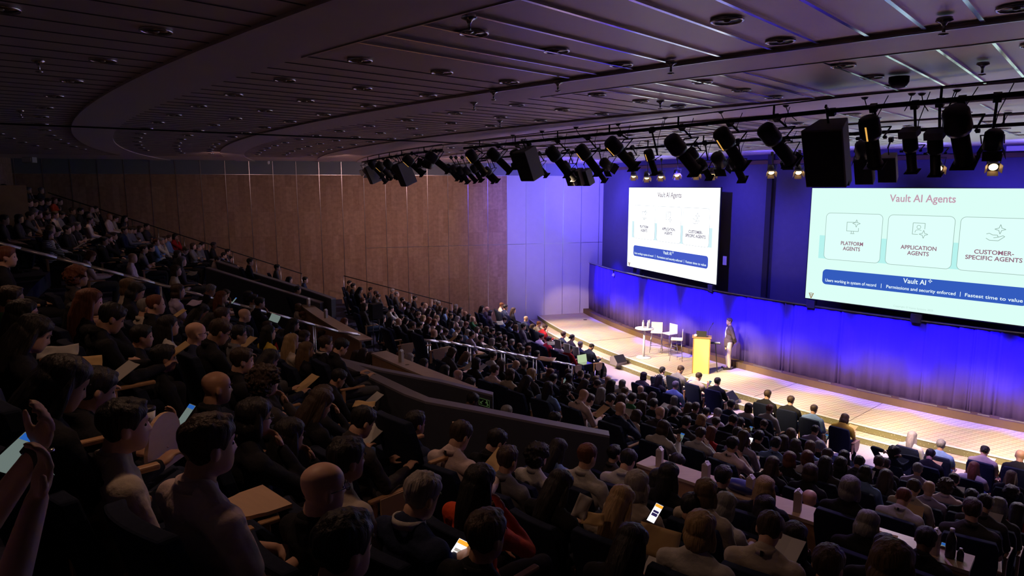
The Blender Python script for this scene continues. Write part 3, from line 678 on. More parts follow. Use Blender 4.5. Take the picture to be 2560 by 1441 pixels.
def profile(slit=False):
    r = empty('profile_spotlight', (0, 0, 0))
    b = MB(); b.lathe((0, 0, 0), [(.04, -.30), (.10, -.29), (.125, -.25), (.13, -.05), (.11, .0)], 18); b.build('lamp_house', M_BLACK, r, True)
    b = MB(); b.lathe((0, 0, 0), [(.085, 0), (.085, .36), (.10, .37), (.10, .40)], 18); b.build('lens_tube', M_BLACK, r, True)
    MB().box((0, 0, .41), (.23, .23, .015)).build('colour_frame', M_BLK2, r)
    b = MB()
    for k in range(5): b.box((0, 0, -.27+.045*k), (.255-.01*abs(k-2), .02, .012))
    b.build('cooling_fins', M_BLK2, r)
    b = MB(); b.box((.14, 0, .0), (.012, .03, .03)); b.path([(.145, 0, 0), (.15, .28, 0), (-.15, .28, 0), (-.145, 0, 0)], .011, 6); b.build('yoke', M_BLACK, r)
    for s in (-1, 1): MB().tube((s*.15, 0, 0), (s*.185, 0, 0), .022, seg=8).build('knob', M_BLACK, r)
    if slit: MB().box((.0, -.128, -.12), (.02, .004, .2)).build('light_slit', M_GLOW2, r)
    return r
def parcan():
    r = empty('par_lamp', (0, 0, 0))
    MB().lathe((0, 0, 0), [(.03, -.2), (.08, -.19), (.095, -.1), (.1, .06)], 16).build('can', M_BLACK, r, True)
    for a in range(4):
        M = Matrix.Rotation(a*math.pi/2, 4, 'Z') @ Matrix.Translation((0, .12, .10)) @ Matrix.Rotation(R_(-28), 4, 'X'); MB().box((0, 0, 0), (.19, .006, .13), M=M).build('barn_door', M_DOOR, r)
    MB().ball((0, 0, .05), (.09, .09, .025), 16).build('lamp', M_GLOW, r, True)
    MB().path([(.11, 0, 0), (.12, .26, 0), (-.12, .26, 0), (-.11, 0, 0)], .009, 6).build('yoke', M_BLACK, r); return r
def fresnel():
    r = empty('fresnel_spotlight', (0, 0, 0))
    b = MB(); b.lathe((0, 0, 0), [(.09, -.22), (.13, -.18), (.14, .08)], 18); b.build('body', M_BLACK, r, True)
    for a in range(4):
        M = Matrix.Rotation(a*math.pi/2, 4, 'Z') @ Matrix.Translation((0, .16, .15)) @ Matrix.Rotation(R_(-22), 4, 'X'); MB().box((0, 0, 0), (.26, .006, .16), M=M).build('barn_door', M_BLK2, r)
    MB().ball((0, 0, .07), (.12, .12, .02), 14).build('lens', M_GRILLE, r, True)
    MB().path([(.15, 0, 0), (.16, .3, 0), (-.16, .3, 0), (-.15, 0, 0)], .011, 6).build('yoke', M_BLACK, r); return r
def speaker(sc=1):
    r = empty('hanging_loudspeaker', (0, 0, 0))
    b = MB(); f = [(-.25, -.2, -.38), (.25, -.2, -.38), (.25, -.2, .38), (-.25, -.2, .38)]; k = [(-.17, .24, -.38), (.17, .24, -.38), (.17, .24, .38), (-.17, .24, .38)]
    A = [b.bm.verts.new(p) for p in f]; B = [b.bm.verts.new(p) for p in k]; b.bm.faces.new(A); b.bm.faces.new(B[::-1])
    for i in range(4): b.bm.faces.new((A[i], B[i], B[(i+1) % 4], A[(i+1) % 4]))
    b.build('cabinet', M_SPKBOX, r, bevel=.012); MB().box((0, -.21, 0), (.46, .02, .70)).build('grille', M_GRILLE, r)
    MB().tube((0, .05, .38), (0, .02, .62), .014).build('bracket', M_BLACK, r); return r
protos = {'p': profile(), 's': profile(True), 'a': parcan(), 'f': fresnel(), 'k': speaker()}
for k in protos.values(): k['proto'] = 1
NAMES = {'p': 'profile spotlight', 's': 'profile spotlight', 'a': 'par lamp', 'f': 'fresnel lantern', 'k': 'loudspeaker'}
# px, py of the lantern centre, distance y (forward), kind, aim (px,py) in the picture of its nose, size, pipe height or None, label
def hang(px, py, Y, kind, aim, size, label, zpipe=.85, group=None, cable=True):
    pr = protos[kind]; o = copy_tree(pr)
    if 'proto' in o: del o['proto']
    v = ray(px, py); p = v/v.y*Y+Vector((0, 0, ZC))
    v2 = ray(*aim); q = v2/v2.y*(Y+(.12*size if kind != 'a' else -.22))+Vector((0, 0, ZC))
    if kind == 'k':
        d = Vector((p.x-CX, p.y-CY, 0)).normalized()-Vector((0, 0, .42)); M = to_frame(d, Vector((0, 0, 1))); o.matrix_world = Matrix.Translation(p) @ M @ Matrix.Rotation(R_(-90), 4, 'X') @ Matrix.Diagonal((size, size, size, 1))
    else:
        d = (q-p).normalized(); q = p+d; M = to_frame(d); o.matrix_world = Matrix.Translation(p) @ M @ Matrix.Diagonal((size, size, size, 1))
    tag(o, label, 'stage light' if kind != 'k' else 'loudspeaker', group)
    # clamp and safety cable up to the bar, as parts of the lantern
    top = Vector((p.x, p.y, ZC+zpipe)); inv = o.matrix_world.inverted()
    ty = {'p': .28, 's': .28, 'a': .26, 'f': .3, 'k': .0}[kind]
    start = Vector((0, ty, 0)) if kind != 'k' else Vector((0, 0, .6))
    b = MB(); b.tube(start, inv @ top, .014/size, seg=6); b.box(inv @ top, (.07/size, .07/size, .08/size)); c = b.build('clamp', M_BLACK, o)
    if cable and kind != 'k':
        e = inv @ (top+Vector((.18, .05, .14))); m_ = (start+e)/2+Vector((.06, -.05, .03)); MB().path([start, m_, e], .005/size, 5).build('cable', M_BLACK, o, True)
    return o
def bar_y(px):                              # forward distance of the near bar at a picture column
    a = [(p.x/p.y*1700/math.cos(0)+1280, p.y) for p in near_bar]
    return float(np.interp(px, [x for x, _ in a], [y for _, y in a]))
G1 = 'large black lanterns on the near lighting bar'
for (x, y, k, ax, ay, s, lb) in [
    (1188, 402, 's', 1210, 432, 1.0, 'first black profile spotlight at the left end of the near bar'),
    (1245, 398, 'p', 1280, 432, 1.0, 'black profile spotlight left of the left hanging loudspeaker'),
    (1292, 396, 'f', 1305, 430, .9, 'black lantern touching the left hanging loudspeaker'),
    (1393, 398, 'p', 1425, 440, 1.0, 'black profile spotlight just right of the left hanging loudspeaker'),
    (1468, 394, 's', 1500, 436, .95, 'black profile spotlight above the three small grey speakers'),
    (1548, 378, 's', 1588, 420, 1.0, 'black profile spotlight above the left edge of the smaller screen'),
    (1627, 400, 's', 1640, 440, .62, 'small upright black lantern above the smaller screen title'),
    (1702, 380, 'p', 1738, 425, 1.08, 'bulky black profile spotlight above the right part of the smaller screen'),
    (1822, 364, 's', 1850, 408, 1.0, 'black profile spotlight between the two screens, left one'),
    (1938, 355, 'p', 1985, 415, .98, 'black profile spotlight over the dark pole between the screens'),
    (2178, 345, 's', 2186, 400, .92, 'black profile spotlight with glowing slits right of the big loudspeaker'),
    (2277, 378, 'p', 2281, 430, .62, 'narrow black lantern with a scroller box, left of its twin'),
    (2338, 384, 'p', 2339, 440, .62, 'narrow black lantern with a scroller box, right of its twin'),
    (2398, 330, 'p', 2408, 385, 1.05, 'largest black profile spotlight above the slide title at right'),
    (2482, 358, 'f', 2476, 400, .66, 'short black lantern near the right picture edge')]:
    hang(x, y, bar_y(x), k, (ax, ay), s*.92, lb, group=G1)
    if x in (2277, 2338):
        o = [q for q in bpy.data.objects if q.get('label') == lb][0]; MB().box((0, .0, -.36), (.3, .26, .13)).build('scroller', M_SPKBOX, o)
hang(1322, 410, bar_y(1322), 'k', (1330, 421), .82, 'trapezoid loudspeaker hanging at left part of the near bar')
hang(2073, 384, bar_y(2073)+.1, 'k', (2078, 397), .92, 'big dark loudspeaker hanging left of the larger screen')
G2 = 'black lanterns crowded on the far left lighting bar'
for i, (x, y, Y, k, ax, ay, s) in enumerate([(916, 428, 25, 'f', 903, 440, .85), (938, 420, 23, 'p', 952, 436, .95), (958, 424, 21.5, 's', 975, 440, .95), (978, 420, 20.4, 'p', 992, 436, .95), (992, 428, 19.8, 'f', 1000, 443, .8), (1030, 410, 18.0, 's', 1055, 433, .95), (1066, 410, 17.2, 'f', 1046, 404, .8), (1090, 402, 16.8, 'p', 1118, 424, .95), (968, 432, 22.5, 'f', 980, 445, .8), (948, 436, 24.2, 'p', 960, 450, .9)]):
    hang(x, y, Y, k, (ax, ay), s, 'black lantern hanging in the dense cluster on the far left bar', group=G2)
hang(931, 436, 23.4, 'k', (934, 443), .8, 'grey sided loudspeaker at the left end of the far left bar')
hang(1012, 434, 19.0, 'k', (1016, 441), .85, 'grey sided loudspeaker right of the cluster on the far left bar')
G3 = 'dark lanterns on the small distant bar'
for x, y, ax, ay in ((1140, 430, 1152, 446), (1156, 434, 1166, 450), (1172, 434, 1188, 452), (1190, 430, 1200, 446), (1128, 428, 1140, 442), (1216, 436, 1230, 450), (1226, 434, 1242, 450)):
    hang(x, y, 20.5, 'p', (ax, ay), .8, 'dark slim lantern pointing right on the small distant bar', group=G3)
G4 = 'small dark lanterns on the second lighting bar'
for x, y, Y, ax, ay, s in ((1348, 418, 17.5, 1364, 436, .75), (1420, 424, 16.4, 1432, 442, .75), (1518, 414, 15.5, 1536, 432, .85), (1496, 430, 15.8, 1506, 444, .7), (1738, 396, 13.8, 1752, 420, .8), (1800, 405, 13.4, 1812, 424, .95), (1760, 420, 13.4, 1768, 434, .7), (1842, 420, 12.9, 1850, 436, .8), (1966, 388, 12.2, 1985, 410, .9), (2158, 380, 11.4, 2160, 404, .9), (1580, 400, 14.9, 1590, 420, .6)):
    hang(x, y, Y, 'f' if s > .83 else 'p', (ax, ay), s, 'small dark lantern hanging on the second bar behind the large ones', .83, group=G4)
G5 = 'lit par lamps in front of the screen wall'
for x, y, Y in ((1584, 438, 25.), (1617, 442, 24.3), (1652, 439, 23.6), (1692, 435, 22.8), (1741, 434, 21.9), (1781, 434, 21.3), (1928, 428, 19.2), (1996, 428, 18.3), (2345, 418, 14.6), (2483, 414, 13.4)):
    hang(x, y, Y, 'a', (x+2, y+22), .95, 'lit par lamp with glowing barn doors hanging before the dark blue wall', .9, group=G5, cable=False)
G6 = 'small grey speakers in a row on the left'
for i, (x, lb) in enumerate(((1430, 'left of the three small grey speakers hanging before the side wall'), (1449, 'middle of the three small grey speakers hanging before the side wall'), (1468, 'right of the three small grey speakers hanging before the side wall'))):
    hang(x, 443, 17.0, 'k', (x-1, 447), .52, lb, .83, group=G6)
for x, y, lb in ((2055, 424, 'first from left of the four dark speakers behind the big loudspeaker'), (2105, 428, 'second from left of the four dark speakers behind the big loudspeaker'), (2164, 425, 'third from left of the four dark speakers near the big loudspeaker'), (2222, 420, 'fourth and rightmost of the four dark speakers near the big loudspeaker')):
    hang(x, y, 12.4, 'k', (x+1, y+5), .62, lb, .83, group='dark speakers behind the big hanging loudspeaker')
for k in protos.values():
    for c in list(k.children): bpy.data.objects.remove(c)
    bpy.data.objects.remove(k)
# cable anchors in the ceiling with hanging cables
anc = None
for i, (x, y) in enumerate([(1965, 262), (2162, 242), (2280, 232), (2393, 223), (2305, 232), (1802, 278), (1663, 293), (1545, 310), (1440, 318), (1355, 328), (1282, 338), (2520, 282), (2108, 312), (2025, 318)]):
    Y = bar_y(x) if i < 11 else 11.5
    p = ray(x, y); p = p/p.z*1.04; a = Vector((p.x, p.y, ZC+1.045)) 
    o = empty('cable_anchor', a); MB().lathe((0, 0, 0), [(.05, 0), (.03, -.03), (.012, -.04)], 10).build('ceiling_plate', M_BLACK, o, True)
    s = random.uniform(-.12, .2); MB().path([(0, 0, -.03), (s*.3, .02, -.12), (s, .05, -.2)], .006, 5).build('hanging_cable', M_BLACK, o, True)
    tag(o, 'small ceiling anchor with a thin cable dropping to the lighting bars', 'cable anchor', 'ceiling anchors above the lighting bars')
# ------------------------------------------------------------------ people
def nomat(o_or_me, n=1):
    pass
WS = bpy.data.scenes.new('workshop')
def WVL(): ws = WS.view_layers[0]; ws.update(); return ws.depsgraph
def remesh(mb, name, voxel, target, smooth=2, nz=None):
    """fuse overlapping closed shapes into one continuous surface, relax it, thin it out"""
    me = bpy.data.meshes.new(name); bmesh.ops.recalc_face_normals(mb.bm, faces=mb.bm.faces); mb.bm.to_mesh(me); mb.bm.free()
    o = bpy.data.objects.new('tmp', me); WS.collection.objects.link(o)
    m = o.modifiers.new('r', 'REMESH'); m.mode = 'VOXEL'; m.voxel_size = voxel; m.adaptivity = 0
    m = o.modifiers.new('s', 'SMOOTH'); m.factor = .5; m.iterations = smooth
    dg = WVL(); me2 = bpy.data.meshes.new_from_object(o.evaluated_get(dg))
    o.modifiers.clear(); o.data = me2
    if len(me2.polygons)*2 > target:
        m = o.modifiers.new('d', 'DECIMATE'); m.ratio = target/(len(me2.polygons)*2)
    dg = WVL(); me3 = bpy.data.meshes.new_from_object(o.evaluated_get(dg)); me3.name = name
    bpy.data.objects.remove(o); bpy.data.meshes.remove(me); bpy.data.meshes.remove(me2)
    if nz:
        amp, sc, st = nz
        for v in me3.vertices:
            c = v.co; k = noise.noise((c.x*sc, c.y*sc, c.z*sc*st)); v.co = c+v.normal*amp*(k if amp < .01 else (abs(k)*2-.5))
    for p in me3.polygons: p.use_smooth = True
    me3.materials.clear(); me3.materials.append(None); return me3
HEAD = [(-.115, .070, .0, .018), (-.104, .084, .02, .038), (-.085, .090, .035, .050), (-.06, .0905, .05, .058), (-.03, .088, .072, .065), (0, .084, .088, .0705),
        (.03, .089, .096, .0745), (.06, .083, .096, .073), (.083, .067, .083, .062), (.100, .042, .058, .043), (.109, .018, .025, .02)]
def add_head(b, M, seg=36):
    zs = np.array([h[0] for h in HEAD]); rings = []; Z = np.linspace(-.115, .109, 30)
    for z in Z:
        F, B, W = (float(np.interp(z, zs, [h[k] for h in HEAD])) for k in (1, 2, 3)); rg = []
        for k in range(seg):
            a = 2*math.pi*k/seg; c, s = math.cos(a), math.sin(a); y = (F if c > 0 else B)*abs(c)**.92*(1 if c > 0 else -1); x = W*abs(s)**.92*(1 if s > 0 else -1)
            az = math.atan2(s, c)
            nose = .024*max(0, 1-abs((z+.030)/.034))*math.exp(-(az/.16)**2)+.010*math.exp(-((z-.0)/.02)**2)*math.exp(-(az/.12)**2)
            eye = -.010*math.exp(-((z-.002)/.013)**2)*math.exp(-((abs(az)-.40)/.17)**2)
            brow = .004*math.exp(-((z-.024)/.009)**2)*math.exp(-(az/.55)**2)
            lip = .005*math.exp(-((z+.066)/.007)**2)*math.exp(-(az/.28)**2)+.004*math.exp(-((z+.078)/.006)**2)*math.exp(-(az/.22)**2)-.004*math.exp(-((z+.072)/.003)**2)*math.exp(-(az/.25)**2)
            y += nose+eye+brow+lip
            rg.append(b.bm.verts.new(M @ Vector((x, y, z))))
        rings.append(rg)
    for r0, r1 in zip(rings, rings[1:]):
        for k in range(seg): b.bm.faces.new((r0[k], r0[(k+1) % seg], r1[(k+1) % seg], r1[k]))
    b.bm.faces.new(rings[0][::-1]); b.bm.faces.new(rings[-1])
    for s in (-1, 1):
        b.ball((0, 0, 0), (.010, .020, .031), 12, M=M @ Matrix.Translation((s*.074, -.012, -.012)) @ Matrix.Rotation(s*.35, 4, 'Z'))
def add_hand(b, wr, d, up, side, curl=.5, L=.17, fine=True):
    """palm, five bent fingers; d points from the wrist to the fingertips, up is the back of the hand, side is +1/-1 for the thumb"""
    d = Vector(d).normalized(); up = (Vector(up)-d*Vector(up).dot(d)).normalized(); x = d.cross(up).normalized()*side; wr = Vector(wr)
    Mx = Matrix((x, d, up)).transposed().to_4x4(); Mx.translation = wr
    b.ball((0, 0, 0), (.041, .052, .018), 12, M=Mx @ Matrix.Translation((0, .052, 0)))
    b.ball((0, 0, 0), (.028, .03, .02), 10, M=Mx @ Matrix.Translation((0, .01, 0)))
    for k, (fx, ln) in enumerate(((.029, .070), (.010, .078), (-.010, .073), (-.028, .058))):
        p = Vector((fx, .092, 0)); a = 0; pts = [p.copy()]
        for j, fr in enumerate((.45, .32, .23)):
            a += curl*(.55+.1*k) if j else curl*.6
            p = p+Vector((fx*.12*(1-j), math.cos(a), -math.sin(a)))*ln*fr; pts.append(p.copy())
        b.limb([Mx @ q for q in pts], [.0095, .009, .0085, .0075], 8)
    t0 = Vector((.032, .03, -.005)); b.limb([Mx @ q for q in (t0, t0+Vector((.026, .028, -.012)), t0+Vector((.034, .055, -.022)))], [.013, .0105, .009], 8)
POSE = {   # wrists (left, right), elbows, head pitch (deg, down positive), head shift, hand directions
    'lap':  dict(w=((-.08, .27, .64), (.08, .28, .645)), e=((-.25, .02, .70), (.25, .02, .70)), hp=4, hd=((.5, .8, -.3), (-.5, .8, -.3))),
    'read': dict(w=((-.12, .33, .72), (.12, .33, .72)), e=((-.24, .06, .71), (.24, .06, .71)), hp=28, hd=((.25, .8, .35), (-.25, .8, .35))),
    'chin': dict(w=((-.08, .27, .64), (.07, .13, .98)), e=((-.25, .02, .70), (.20, .22, .74)), hp=8, hd=((.5, .8, -.3), (-.45, -.2, .85))),
    'arms': dict(w=((.10, .16, .78), (-.10, .19, .80)), e=((-.25, .06, .73), (.25, .06, .73)), hp=0, hd=((.9, .2, 0), (-.9, .2, 0))),
    'phone': dict(w=((-.08, .27, .64), (.06, .34, .86)), e=((-.25, .02, .70), (.24, .10, .72)), hp=20, hd=((.5, .8, -.3), (-.1, .35, .9))),
    'lapphone': dict(w=((-.03, .24, .73), (.09, .25, .74)), e=((-.24, .04, .70), (.24, .04, .70)), hp=20, hd=((.5, .7, .4), (-.4, .7, .5))),
    'behind': dict(w=((-.17, -.10, 1.20), (.17, -.10, 1.20)), e=((-.38, .02, 1.16), (.38, .02, 1.16)), hp=-4, hd=((.9, -.35, 0), (-.9, -.35, 0))),
}
def headM(pose): 
    hp = POSE[pose]['hp']; nk = Vector((0, -.055, 1.08))
    return Matrix.Translation(nk) @ Matrix.Rotation(R_(-hp), 4, 'X') @ Matrix.Translation(Vector((0, -.018, 1.195))-nk)
def torso(b, r=0., fem=0):
    sw = .175-.018*fem
    b.ball((0, -.03, .56), (.165+r, .13+r, .12+r), 16); b.ball((0, -.045, .72), (.145-.02*fem+r, .105+r, .16+r), 16)
    b.ball((0, -.055, .86), (.165-.015*fem+r, .105+r, .15+r), 16); b.ball((0, -.06, .965), (.15+r, .085+r, .065+r), 16)
    b.limb([(-sw, -.06, .965), (0, -.065, 1.0), (sw, -.06, .965)], [.056+r, .06+r, .056+r])
    b.limb([(-.125, -.06, .995), (0, -.065, 1.06), (.125, -.06, .995)], [.040+r, .046+r, .040+r])
    if fem: b.ball((-.065, .035, .87), (.055, .045, .055), 10); b.ball((.065, .035, .87), (.055, .045, .055), 10)
def arms(b, pose, r=0., upto=1., fem=0, hands=True, fine=True):
    P = POSE[pose]; sw = .195-.018*fem
    for s, w_, e_, hd in ((-1, P['w'][0], P['e'][0], P['hd'][0]), (1, P['w'][1], P['e'][1], P['hd'][1])):
        sh = Vector((s*sw, -.06, .955)); e = Vector(e_); w = Vector(w_)
        if upto >= 1: b.limb([sh, sh.lerp(e, .5), e, e.lerp(w, .4), w], [.054+r, .045+r, .038+r, .039+r, .026+r])
        else: b.limb([sh, sh.lerp(e, upto)], [.056+r, .048+r])
        if hands and upto >= 1 and r == 0: add_hand(b, w, hd, (0, -.2, 1) if abs(hd[2]) < .7 else (0, 1, .1), -s, .7, fine=fine)
def legs(b, r=0., spread=.0, feet=True):
    for s in (-1, 1):
        b.limb([(s*.085, -.02, .52), (s*(.10+spread), .22, .535), (s*(.12+spread), .45, .52)], [.088+r, .074+r, .058+r])
        b.limb([(s*(.12+spread), .45, .52), (s*(.125+spread), .44, .33), (s*(.125+spread), .40, .09)], [.056+r, .052+r, .036+r])
        if feet: b.limb([(s*(.125+spread), .39, .06), (s*(.135+spread), .53, .035)], [.035, .03])
MESH = {}
def body_mesh(pose, lod):
    k = ('body', pose, lod)
    if k not in MESH:
        b = MB(); torso(b, -.012); arms(b, pose, 0); legs(b, -.012); M = headM(pose); add_head(b, M)
        nk = M @ Vector((0, -.03, -.07)); b.limb([nk, (0, -.06, 1.0)], [.052, .062])
        MESH[k] = remesh(b, 'body_'+pose, (.0066, .010, .016)[lod], (26000, 7000, 2400)[lod], 3 if lod == 0 else 2)
    return MESH[k]
def top_mesh(pose, lod, kind):           # kind: 'l' long sleeve, 's' short sleeve, 'j' jacket
    k = ('top', pose, lod, kind)
    if k not in MESH:
        b = MB(); r = .012 if kind != 'j' else .02; torso(b, r); arms(b, pose, r, 1. if kind != 's' else .62, hands=False)
        if kind == 'l': b.limb([(0, -.06, .99), (0, -.055, 1.055)], [.078, .070])
        MESH[k] = remesh(b, 'top', (.010, .014, .02)[lod], (14000, 4000, 1300)[lod], 2, (.011, 7, .8) if lod < 2 else None)
    return MESH[k]
def trouser_mesh(lod):
    k = ('legs', lod)
    if k not in MESH:
        b = MB(); b.ball((0, -.02, .55), (.165, .135, .1), 14); legs(b, .008, feet=False); MESH[k] = remesh(b, 'trousers', (.013, .016, .022)[lod], (7000, 2500, 900)[lod], 3, (.005, 8, 1))
    return MESH[k]
def shoe_mesh():
    if 'shoe' not in MESH:
        b = MB()
        for s in (-1, 1): b.limb([(s*.125, .37, .05), (s*.132, .46, .045), (s*.138, .57, .035)], [.045, .043, .036], 10)
        me = bpy.data.meshes.new('shoes'); b.bm.to_mesh(me); b.bm.free(); me.materials.append(None)
        for p in me.polygons: p.use_smooth = True
        MESH['shoe'] = me
    return MESH['shoe']
def hsurf(z, az, off=0.):
    zs = [h[0] for h in HEAD]; F, B, W = (float(np.interp(z, zs, [h[k] for h in HEAD])) for k in (1, 2, 3)); c, s = math.cos(az), math.sin(az)
    y = (F if c > 0 else B)*abs(c)**.92*(1 if c > 0 else -1); x = W*abs(s)**.92*(1 if s > 0 else -1)
    n = Vector((x, y, (z-.01)*.9*(z > .02))); n = n.normalized() if n.length > 1e-5 else Vector((0, 0, 1)); return Vector((x, y, z))+n*off
def scalp(b, thick, front=.056, side=.0, back=-.085, recede=0.):
    """a closed shell of hair over the skull, down to a hairline that is high in front and low at the nape"""
    N, K = 32, 12; outer = []; inner = []
    for k in range(N):
        a = 2*math.pi*k/N; az = math.atan2(math.sin(a), math.cos(a)); t = abs(az)/math.pi
        hl = float(np.interp(t, [0, .17, .30, .42, .52, .62, .8, 1], [front, front-.004, front-.022, side-.012, side+.012, side-.035, back+.008, back]))
        ro, ri = [], []
        for j in range(K+1):
            z = hl+(.1085-hl)*(j/K)**.8; th = thick*(.35+.65*min(1, j/2.5)); ro.append(b.bm.verts.new(hsurf(z, az, th))); ri.append(b.bm.verts.new(hsurf(z, az, -.014)))
        outer.append(ro); inner.append(ri)
    top = b.bm.verts.new((0, -.004, .109+thick)); bot = b.bm.verts.new((0, -.004, .09))
    for k in range(N):
        o0, o1, i0, i1 = outer[k], outer[(k+1) % N], inner[k], inner[(k+1) % N]
        for j in range(K): b.bm.faces.new((o0[j], o1[j], o1[j+1], o0[j+1])); b.bm.faces.new((i0[j], i0[j+1], i1[j+1], i1[j]))
        b.bm.faces.new((o0[0], i0[0], i1[0], o1[0])); b.bm.faces.new((o0[K], o1[K], top)); b.bm.faces.new((i0[K], bot, i1[K]))
def hair_mesh(kind, lod):
    k = ('hair', kind, lod)
    if k not in MESH:
        b = MB(); nz = (.007, 42, .35)
        if kind == 's': scalp(b, .011); b.ball((0, .050, .092), (.048, .040, .020), 12); b.ball((0, -.01, .108), (.05, .06, .016), 12)
        if kind == 'b': scalp(b, .007, .085, .0, -.08); nz = (.003, 40, .4)
        if kind == 'm':
            scalp(b, .017, .060); b.ball((0, -.045, -.055), (.086, .070, .080), 18)
            for s in (-1, 1): b.limb([(s*.074, -.005, .03), (s*.082, -.005, -.04), (s*.078, .0, -.10)], [.022, .027, .024])
        if kind == 'l':
            scalp(b, .017, .060); b.limb([(0, -.05, -.02), (0, -.078, -.13), (0, -.085, -.25), (0, -.085, -.32)], [.085, .080, .072, .05], 16)
            for s in (-1, 1): b.limb([(s*.074, -.005, .03), (s*.083, -.015, -.06), (s*.085, -.025, -.16), (s*.07, -.02, -.25)], [.02, .028, .034, .024])
        if kind == 'c':
            scalp(b, .03, .07, -.01); b.ball((0, -.045, -.03), (.100, .085, .08), 18); nz = (.022, 34, 1); rr = random.Random(5)
            for _ in range(44):
                v = Vector((rr.gauss(0, 1), rr.gauss(-.5, .8), rr.gauss(.3, .9))).normalized()
                if v.y > .55 and v.z < .5: continue
                b.ball((v.x*.105, v.y*.115-.025, v.z*.105+.012), (.022,)*3, 6)
        if kind == 'u': scalp(b, .009); b.ball((0, -.118, .0), (.036, .034, .036), 14)
        MESH[k] = remesh(b, 'hair', (.0055, .008, .012)[lod], (9000, 2600, 900)[lod], 1, nz)
    return MESH[k]
def small(name, fn, smooth=True):
    if name not in MESH:
        b = MB(); fn(b); me = bpy.data.meshes.new(name); b.bm.to_mesh(me); b.bm.free(); me.materials.append(None)
        if smooth:
            for p in me.polygons: p.use_smooth = True
        MESH[name] = me
    return MESH[name]
def f_glasses(b):
    for s in (-1, 1):
        pts = [(s*(.034+.024*math.cos(a*math.pi/5)), .094, .002+.018*math.sin(a*math.pi/5)) for a in range(11)]; b.path(pts, .0022, 5)
        b.path([(s*.057, .092, .008), (s*.074, .05, .008), (s*.079, -.02, .004)], .0022, 5)
    b.tube((-.011, .096, .006), (.011, .096, .006), .002, seg=5)
def f_eyes(b):
    for s in (-1, 1): b.ball((s*.031, .0715, .001), (.011, .0075, .007), 10)
def f_brow(b):
    for s in (-1, 1): b.limb([(s*.018, .0915, .021), (s*.032, .090, .025), (s*.046, .082, .021)], [.003, .0035, .002], 6)
def f_collar(b):
    n = 26; P = []
    for i in range(n):
        a = 2*math.pi*i/n; c = math.cos(a); z = 1.078-.045*max(0, c)-.01*(1-abs(c)); row = []
        for rr, dz in ((.074, -.02), (.068, .022), (.062, .020), (.062, -.02)): row.append(b.bm.verts.new((rr*math.sin(a), -.062+rr*c, z+dz)))
        P.append(row)
    for i in range(n):
        for k in range(4): b.bm.faces.new((P[i][k], P[i][(k+1) % 4], P[(i+1) % n][(k+1) % 4], P[(i+1) % n][k]))
def f_lanyard(b):
    for s in (-1, 1): b.path([(s*.066, -.05, 1.045), (s*.085, .045, .97), (s*.05, .075, .86), (0, .095, .76)], .005, 5)
    b.box((0, .11, .72), (.07, .006, .10))
def f_clip(b): b.box((0, -.138, 1.075), (.018, .006, .035))
SKIN = [mat('skin_'+n, c, .5, nscale=30, namt=.05, spec=.35) for n, c in (('pale', (.62, .38, .28)), ('tan', (.48, .28, .19)), ('olive', (.36, .20, .13)), ('dark', (.12, .065, .045)))]
HAIRM = {k: mat('hair_'+k, c, .55, nscale=60, namt=.45, nstretch=(1, 1, .12), bump=.6, spec=.4) for k, c in dict(k=(.012, .010, .010), n=(.045, .026, .016), d=(.13, .08, .04), y=(.36, .24, .12), g=(.20, .19, .19), w=(.30, .27, .26), r=(.14, .045, .02), q=(.05, .035, .03)).items()}
TOPM = {k: mat('cloth_'+k, c, .85, nscale=26, namt=.14, bump=.3, spec=.2) for k, c in dict(K=(.014, .014, .018), W=(.54, .52, .51), N=(.02, .028, .07), G=(.17, .17, .19), B=(.16, .26, .50), P=(.70, .56, .56), R=(.42, .02, .03), T=(.52, .45, .38), O=(.75, .09, .03), Y=(.60, .42, .06), E=(.04, .17, .07), L=(.40, .34, .52), D=(.055, .05, .055), S=(.5, .5, .5)).items()}
def stripes():
    m = TOPM['S']; nt = m.node_tree; b = nt.nodes['Principled BSDF']; w_ = nt.nodes.new('ShaderNodeTexWave'); w_.bands_direction = 'Z'; w_.inputs['Scale'].default_value = 9
    tc = nt.nodes.new('ShaderNodeTexCoord'); rp = nt.nodes.new('ShaderNodeValToRGB'); rp.color_ramp.interpolation = 'CONSTANT'; rp.color_ramp.elements[1].position = .5
    rp.color_ramp.elements[0].color = (.02, .02, .05, 1); rp.color_ramp.elements[1].color = (.65, .62, .6, 1)
    nt.links.new(tc.outputs['Object'], w_.inputs[0]); nt.links.new(w_.outputs['Fac'], rp.inputs[0])
    for l in list(b.inputs['Base Color'].links): nt.links.remove(l)
    nt.links.new(rp.outputs[0], b.inputs['Base Color'])
stripes()
TRM = [mat('trousers_'+n, c, .85, nscale=20, namt=.15, bump=.3, spec=.2) for n, c in (('black', (.015, .015, .02)), ('navy', (.02, .028, .06)), ('denim', (.05, .08, .16)), ('grey', (.09, .09, .10)), ('beige', (.38, .30, .20)))]
M_EYE = mat('eye', (.03, .02, .018), .2); M_GLAS = mat('glasses_frame', (.01, .01, .01), .3); M_SHOE = mat('shoe_leather', (.02, .015, .012), .5); M_LAN = mat('lanyard_ribbon', (.5, .5, .55), .7)
def part(name, me, m, parent, M=None, label=None):
    o = bpy.data.objects.new(name, me); COL.objects.link(o); o.material_slots[0].link = 'OBJECT'; o.material_slots[0].material = m; o.parent = parent
    if M is not None: o.matrix_local = M
    if label: o['label'] = label
    return o
